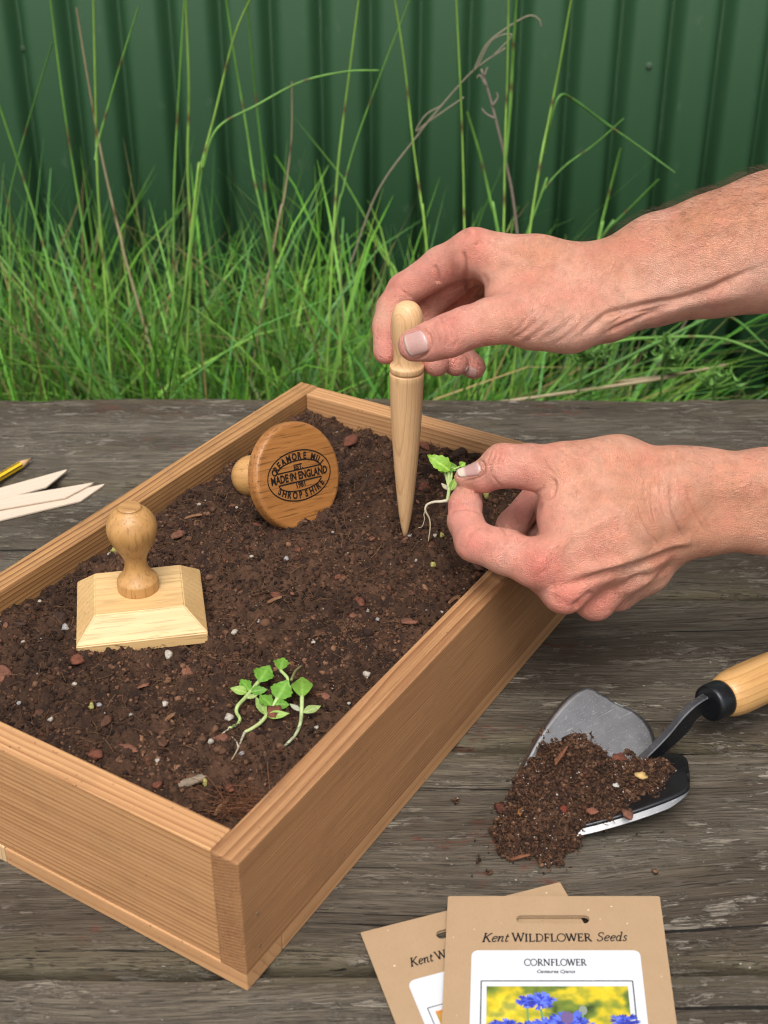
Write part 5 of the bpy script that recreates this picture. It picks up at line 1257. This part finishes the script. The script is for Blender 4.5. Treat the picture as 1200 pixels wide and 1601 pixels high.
up_lines = [
 (c1((437, 618), (468, 660), (488, 720), (478, 790)), 2.2, -.0008), (c1((500, 640), (535, 690), (548, 745), (520, 790)), 2.2, -.0007), (c1((470, 640), (510, 690), (520, 745)), 1.8, -.0006), (c1((420, 660), (440, 720), (445, 770)), 1.8, -.0004),
 (c1((520, 620), (560, 680), (565, 730)), 1.8, -.0004), (c1((575, 250), (582, 320), (592, 400), (622, 520)), 4, -.0016), (c1((415, 330), (435, 390), (437, 440)), 4, -.0012),
 (c1((520, 250), (515, 330), (530, 420)), 3, -.0004), (c1((640, 520), (690, 470), (720, 400)), 3, -.0007), (c1((660, 500), (700, 430), (690, 380)), 2.5, -.0005), (c1((210, 450), (260, 490), (310, 520)), 2.2, -.0004),
 (c1((850, 745), (920, 700), (990, 630)), 4, -.0007), (c1((830, 730), (890, 680), (940, 620)), 3, -.0004), (c1((900, 770), (980, 720), (1060, 640)), 5, -.0006),
 (c1((480, 560), (560, 520), (620, 490)), 7, -.0006),
 (c3((150, 985), (260, 900), (330, 850), (430, 825), (560, 795), (700, 770), (850, 725), (1000, 660), (1190, 575)), 6, -.0022), (c3((330, 900), (440, 850), (560, 830), (700, 790)), 3, -.0012), (c3((300, 960), (420, 900), (520, 860), (620, 830)), 3.2, -.0013),
 (c3((280, 880), (400, 870), (530, 815)), 6, .0010), (c3((590, 850), (760, 790), (940, 760), (1150, 700)), 13, .0016), (c3((320, 810), (520, 760), (780, 690), (1000, 620)), 14, .0010),
 (c3((-60, 1000), (60, 940), (140, 860)), 6, -.0006), (c3((20, 1020), (120, 950), (200, 860)), 4, -.0005),
 ([(745, 365), (800, 385), (880, 400), (950, 405)], 9, .0008), ([(770, 400), (830, 415), (900, 420)], 6, .0006), ([(760, 440), (800, 425), (860, 440), (940, 430)], 5, .0005),
 (c1((600, 130), (640, 170), (660, 220)), 8, .0012), ([(640, 515), (655, 514), (668, 520), (674, 533), (672, 547), (660, 558), (645, 563)], 2.2, -.0009), (c1((480, 890), (490, 940)), 2, -.0004)]
up_spots = [(738, 372, 34, REDD, .6), (612, 452, 26, REDD, .6), (700, 500, 22, REDD, .5), (600, 560, 18, REDD, .4), (610, 545, 40, PINKS, .8), (660, 430, 45, PINKS, .6), (705, 450, 40, REDD, .7), (735, 410, 22, REDD, .3), (690, 560, 60, PINKS, .7), (745, 580, 40, PINKS, .7), (690, 520, 28, REDD, .4), (640, 545, 22, PINKS, .5), (815, 470, 60, REDD, .25),
 (860, 395, 60, TAN, .55), (960, 390, 60, TAN, .6), (1080, 330, 80, TAN, .8), (1200, 300, 80, TAN, .8), (880, 530, 50, PALE_, .5), (1050, 490, 70, PALE_, .5), (1180, 460, 60, PALE_, .4), (740, 490, 20, REDD, .4), (900, 450, 50, BASE*1.08, .5)]
def skin_base(V, U, Vv, N):
    n1 = fbm(V*45, 3, 71)[:, None]; n2 = fbm(V*160, 3, 72)[:, None]
    C = BASE*(1+.05*n1)+np.array([.03, -.012, -.012])*n2; up = np.clip(N[:, 1], 0, 1)[:, None]; return C*(1-.2*up)+TAN*.2*up
Vu, Fu = grow(UP_); Vu, Fu, Cu = detail(Vu, Fu, up_lines, up_spots, skin_base)

# --- the near arm: left hand pinching the seedling, back of the hand to the camera
LO_ = dict(palm=[
 [(1062, 752, .768, 43), (950, 812, .752, 44), (838, 884, .752, 33)], [(1062, 778, .768, 43), (960, 850, .752, 40), (882, 924, .757, 33)],
 [(1062, 800, .775, 42), (985, 880, .765, 36), (930, 938, .774, 30)], [(1068, 815, .785, 38), (1010, 890, .788, 32), (966, 924, .796, 29)],
 [(1050, 742, .772, 36), (967, 724, .776, 38), (890, 735, .772, 37)], [(960, 770, .765, 44), (890, 800, .765, 44)], [(900, 760, .775, 38), (885, 815, .768, 40)], [(900, 800, .790, 36), (870, 850, .790, 34)],
 [(1060, 750, .770, 44), (1100, 752, .772, 45), (1200, 758, .770, 52), (1500, 775, .745, 80), (1750, 790, .720, 95), (2200, 230, .62, 110)],
 [(1050, 826, .782, 50), (1100, 812, .780, 50), (1200, 808, .775, 53), (1500, 800, .750, 82)]],
 digits=[
 (.010, [(940, 728, .775, 37), (872, 732, .771, 36.5), (828, 730, .772, 35), (786, 728, .775, 34), (757, 744, .783, 25.5), (730, 747, .788, 15.5), (722, 746, .789, 12.5)]),
 (.008, [(838, 882, .752, 33), (790, 863, .758, 35), (742, 847, .766, 31), (727, 815, .780, 27), (727, 790, .790, 25.5), (733, 764, .799, 21)]),
 (.007, [(882, 924, .757, 32), (820, 880, .790, 27), (788, 862, .806, 25), (800, 822, .826, 24), (838, 776, .832, 23)]),
 (.006, [(930, 938, .774, 30), (860, 895, .815, 26), (838, 862, .832, 24), (850, 820, .846, 22), (880, 790, .845, 20)]),
 (.006, [(966, 924, .796, 28), (905, 895, .836, 22), (890, 860, .850, 20), (905, 825, .855, 18)])])
lo_lines = [
 (c4((720, 770), (600, 800), (480, 850), (330, 905), (150, 950), (0, 1010), (-130, 1030)), 7, -.0021), (c4((760, 740), (640, 762), (480, 815), (300, 868), (120, 912), (-40, 955)), 8, .0020),
 (c4((620, 880), (480, 960), (380, 965), (280, 1030), (120, 1090)), 5, -.0011), (c4((600, 840), (450, 900), (300, 960), (100, 1010)), 7, .0009), (c4((590, 930), (420, 1010), (300, 1080)), 6, .0009),
 (c4((590, 370), (592, 470), (605, 570), (640, 660), (690, 750)), 2.2, -.0008), (c4((683, 380), (700, 460), (725, 540), (770, 620), (815, 700)), 2.2, -.0007), (c4((390, 500), (405, 570), (430, 640), (480, 720), (540, 800)), 2.2, -.0006),
 (c4((480, 330), (470, 440), (480, 560), (500, 650)), 1.8, -.0004), (c4((530, 320), (525, 430), (540, 540), (570, 640)), 1.8, -.0004), (c4((430, 330), (425, 420), (440, 520)), 1.8, -.0004), (c4((640, 340), (645, 440), (665, 540)), 1.8, -.0004), (c4((770, 560), (800, 620), (830, 690)), 2, -.0004),
 (c2((690, 405), (740, 385), (760, 330), (740, 290)), 3.0, -.0011), (c2((650, 370), (690, 350), (700, 320)), 2, -.0006), (c2((690, 410), (640, 530), (635, 560)), 4, -.0010),
 (c2((455, 130), (440, 180), (420, 230), (415, 270)), 2, -.0006), (c2((480, 140), (465, 200), (455, 260)), 1.8, -.0005), (c2((500, 130), (495, 190), (490, 250)), 1.8, -.0003), (c2((430, 150), (400, 210)), 1.8, -.0004), (c2((430, 280), (460, 320), (490, 345)), 2, -.0005), (c2((700, 180), (720, 230), (760, 280)), 2, -.0004), ([(722, 752), (738, 750), (752, 744), (757, 735), (755, 724), (748, 718)], 2.0, -.0008),
 (c2((205, 470), (260, 455), (320, 455), (380, 480)), 2.2, -.0006), (c2((300, 620), (330, 575), (390, 530)), 2.2, -.0006), (c2((225, 425), (290, 420), (370, 425)), 1.8, -.0003), (c2((480, 545), (510, 600), (500, 650)), 2.5, -.0005), (c2((570, 560), (600, 580), (640, 545)), 2.5, -.0006),
 (c2((600, 620), (640, 700), (700, 780)), 14, .0012), (c2((720, 900), (830, 960), (900, 950)), 8, -.0010), (c2((860, 975), (900, 930), (960, 880)), 6, -.0012), (c2((900, 1000), (980, 930), (1100, 880)), 6, -.0009), (c2((640, 740), (760, 640), (900, 560), (1100, 460)), 12, .0012), (c2((1000, 240), (900, 190), (800, 180)), 9, .0008),
 (c2((900, 560), (1000, 470), (1130, 400)), 7, -.0005), ([(905, 905), (960, 880), (1020, 850)], 5, .0006)]
lo_spots = [(715, 790, 40, PINKS, .75), (740, 850, 38, PINKS, .6), (770, 760, 38, PINKS, .6), (800, 860, 40, PINKS, .4), (815, 790, 40, PINKS, .8), (786, 705, 25, REDD, .5), (845, 888, 36, REDD, .95), (885, 938, 36, REDD, .8), (940, 950, 45, REDD, .6), (742, 850, 24, REDD, .6), (705, 790, 16, REDD, .4), (800, 750, 30, REDD, .35), (850, 705, 40, REDD, .35),
 (920, 800, 60, BASE*1.10, .6), (890, 720, 40, TAN, .3), (1000, 700, 60, TAN, .4), (1010, 850, 60, TAN, .45), (980, 780, 50, TAN, .3), (1100, 820, 70, TAN, .6), (1180, 780, 70, TAN, .45), (725, 760, 20, np.array([.42, .22, .14]), .5), (930, 870, 40, REDD, .3)]
Vl, Fl = grow(LO_); Vl, Fl, Cl = detail(Vl, Fl, lo_lines, lo_spots, skin_base)
def skin_mat():
    b = NB('skin'); o = b.tc.outputs['Object']; a = b.n('Attribute', {'attribute_name': 'Col'}).outputs['Color']
    n = b.noise(o, 110, 5, .65); n2 = b.noise(o, 520, 3, .6)
    c = b.mix(1.0, a, b.ramp(n, [(.25, (.80, .74, .70)), (.5, (1, 1, 1)), (.75, (1.12, 1.08, 1.06))]), 'MULTIPLY')
    c = b.mix(1.0, c, b.ramp(n2, [(.3, (.93, .89, .88)), (.7, (1.04, 1.03, 1.03))]), 'MULTIPLY')
    fr = b.n('TexVoronoi', Vector=o, Scale=210.0).outputs['Distance']; sel = b.noise(o, 130, 2)
    c = b.mix(b.math('MULTIPLY', b.math('MULTIPLY', b.ramp(fr, [(.10, (1, 1, 1)), (.22, (0, 0, 0))]), b.ramp(sel, [(.52, (0, 0, 0)), (.62, (1, 1, 1))])), .45), c, (.30, .11, .05))
    v1 = b.n('TexVoronoi', {'feature': 'DISTANCE_TO_EDGE'}, Vector=b.mapping(scale=(1, 1.5, 1)), Scale=900.0).outputs['Distance']
    h = b.math('ADD', b.math('MULTIPLY', b.ramp(v1, [(0, (0, 0, 0)), (.25, (1, 1, 1))]), .5), b.math('ADD', b.math('MULTIPLY', n2, .8), b.math('MULTIPLY', n, 1.2)))
    b.b.inputs['Subsurface Weight'].default_value = .14; b.b.inputs['Subsurface Radius'].default_value = (1, .35, .18); b.b.inputs['Subsurface Scale'].default_value = .0035
    return b.fin(c, b.math('ADD', .32, b.math('MULTIPLY', n2, .26)), b.bump(h, .00075), .55)
SKIN = skin_mat()
Wu, Wl = cam2world(Vu), cam2world(Vl); Fu, Fl = Fu[:, ::-1].copy(), Fl[:, ::-1].copy()      # lens space is left-handed
person = mesh('person', np.vstack([Wu, Wl]), np.vstack([Fu, Fl+len(Wu)]), SKIN, None, True, col=np.vstack([Cu, Cl]))
tag(person, 'person reaching in from the right with two bare tanned arms, holding dibber and seedling', 'person')
bv_u, bv_l = BVHTree.FromPolygons(Wu.tolist(), Fu.tolist()), BVHTree.FromPolygons(Wl.tolist(), Fl.tolist())
def nail_mat():
    b = NB('fingernail'); a = b.n('Attribute', {'attribute_name': 'Col'}).outputs['Color']; n = b.noise(b.mapping(scale=(1, 1, 1)), 700, 3)
    b.b.inputs['Subsurface Weight'].default_value = .15; b.b.inputs['Subsurface Scale'].default_value = .002
    return b.fin(b.mix(1.0, a, b.ramp(n, [(.3, (.93, .92, .92)), (.7, (1.04,)*3)]), 'MULTIPLY'), .24, b.bump(n, .00006), .5)
NAILM = nail_mat()
def nail(bvh, root, tip, width, lift=.0005, tipw=.85, freeat=.90):
    """plate laid on the finger between two photo points"""
    r, t = np.array(root, float), np.array(tip, float); ax = t-r; L = np.linalg.norm(ax); ax /= L; sd2 = np.array([-ax[1], ax[0]])
    m, k = 15, 9; V = []; C = []; ok = True
    for i in range(m):
        s = i/(m-1)
        for j in range(-k, k+1):
            q = j/k; sh = (1-(1-tipw)*s)*width/2
            end = (1-abs(q)**2.4); off = (L*.16*(1-end) if s < .5 else -L*.14*(1-end))*abs(2*s-1)
            uv = r+ax*(s*L+off)+sd2*q*sh
            P = at(uv[0], uv[1], 1.0); dv = P-CAMP; dv /= np.linalg.norm(dv); hit = bvh.ray_cast(Vector(CAMP), Vector(dv))
            if hit[0] is None: V.append(V[-1] if V else np.zeros(3)); C.append((.6, .4, .33)); continue
            edge = max(abs(q)**8, max(0, (.06-s)/.06)**1.5)
            V.append(np.array(hit[0])+np.array(hit[1])*(lift*(1-1.5*edge)))
            c = np.array([.475, .275, .245])
            lun = max(0, 1-s/.28)*max(0, 1-abs(q)*1.1); c = c+np.array([.05, .08, .08])*lun
            free = max(0, (s-freeat)/.10); c = c*(1-min(1, free))+np.array([.58, .49, .40])*min(1, free)
            C.append(c)
    n = 2*k+1; F = [(i*n+j, i*n+j+1, (i+1)*n+j+1, (i+1)*n+j) for i in range(m-1) for j in range(n-1)]
    o = mesh('fingernail', V, F, NAILM, person, True, col=np.array(C)); sm = o.modifiers.new('thick', 'SOLIDIFY'); sm.thickness = .0004; sm.offset = 0
    return o
nail(bv_u, (668, 531), (634.5, 542), 37, .0006, 1.0)
nail(bv_u, (727, 579), (744, 584), 17, .0004)
nail(bv_l, (751, 731), (715, 739), 23, .0007, .75, .62)
# arm hair: fine strands that stand off the skin, most of it along the top of the far forearm
HAIRM = plain('arm_hair', (.10, .055, .03), .5, .4)
def hairs(W, F, n, sel, r=.00006):
    N = vnormals(W, F); U, Vv, D = project(W); I = np.where(sel(U, Vv, N))[0]; I = RNG.choice(I, min(n, len(I)), replace=False); mb = MB()
    for i in I:
        nn = N[i]; d = -RT*.9-UPV*.25+FW*RNG.uniform(-.3, .3)+RNG.normal(0, .4, 3); d -= nn*(d@nn); d /= np.linalg.norm(d); L = RNG.uniform(.005, .012); b_ = RNG.normal(0, .25, 3)
        P = [W[i]-nn*.0003, W[i]+(d*.45+nn*.30)*L, W[i]+(d*.85+nn*.38+b_*.2)*L, W[i]+(d*1.15+nn*.30+b_*.5)*L]
        V, F_ = tube(catmull(P, 2), np.linspace(r, r*.35, 7), 3, False); mb.add(V, F_)
    return mb
mb = hairs(Wu, Fu, 1100, lambda U, V, N: (U > 900) & (U < 1260) & (N@UPV > -.1) & (RNG.random(len(U)) < np.clip((U-900)/220, 0, 1)*np.clip(.25+(N@UPV), 0, 1)))
mb2 = hairs(Wl, Fl, 130, lambda U, V, N: (U > 1060) & (U < 1260) & (N@FW < .3))
mb.add(mb2.V, mb2.F)
tag(mb.build('arm_hair', HAIRM, person, True), kind='stuff')

# clothing, outside the photo: short-sleeved shirt and trousers that carry the arms
def cloth(name, cones, mat, k, h=.009):
    P = [np.array(q[:3]) for c in cones for q in c]; Rr = max(q[3] for c in cones for q in c)
    fd = Field(np.min(P, 0)-Rr-.03, np.max(P, 0)+Rr+.03, h); f = fd.new()
    for c in cones:
        for a, b in zip(c[:-1], c[1:]): fd.cone(f, a[:3], a[3], b[:3], b[3], k)
    V, F = surface_nets(f, fd.lo, h); V = relax(V, F, 4); V = V+vnormals(V, F)*(.003*fbm(V*np.array([14, 14, 30]), 3, 91))[:, None]
    return mesh(name, V, F, mat, person, True)
su, sl_ = cam2world(np.array([camto(1850, -300, .85), camto(1735, 0, .82)])), cam2world(np.array([camto(2200, 230, .62), camto(1990, 480, .665)]))
mid_ = (su[0]+sl_[0])/2
SHIRT = plain('shirt_cloth', (.05, .065, .10), .9, .2, 0, 40, .3, .001)
cloth('shirt', [[(*su[1], .066), (*su[0], .075)], [(*sl_[1], .066), (*sl_[0], .075)], [(*(su[0]+[.03, 0, -.03]), .09), (*(sl_[0]+[.03, 0, -.03]), .09)], [(mid_[0]+.05, mid_[1]-.06, mid_[2]-.08, .125), (mid_[0]+.16, mid_[1]-.06, .10, .12), (mid_[0]+.20, mid_[1]-.06, -.10, .125)], [(mid_[0]+.05, mid_[1]+.06, mid_[2]-.08, .125), (mid_[0]+.16, mid_[1]+.06, .10, .12), (mid_[0]+.20, mid_[1]+.06, -.10, .125)], [(mid_[0]+.01, mid_[1], mid_[2]+.03, .075), (mid_[0]-.02, mid_[1], mid_[2]+.08, .065)]], SHIRT, .05)
hx, hy = mid_[0]+.20, mid_[1]
cloth('trousers', [[(hx, hy-.08, -.12, .115), (hx+.02, hy-.09, -.40, .085), (hx+.04, hy-.09, GZ+.06, .062)], [(hx, hy+.08, -.12, .115), (hx+.02, hy+.09, -.40, .085), (hx+.04, hy+.09, GZ+.06, .062)], [(hx, hy-.07, -.10, .118), (hx, hy+.07, -.10, .118)]], plain('trouser_cloth', (.09, .08, .06), .9, .2, 0, 60, .3, .001), .03)
for sg in (-1, 1): cloth('shoe', [[(hx+.05, hy+sg*.09, GZ+.045, .044), (hx-.12, hy+sg*.10, GZ+.032, .033)]], plain('shoe_leather', (.05, .03, .02), .5, .4), .01, .006)
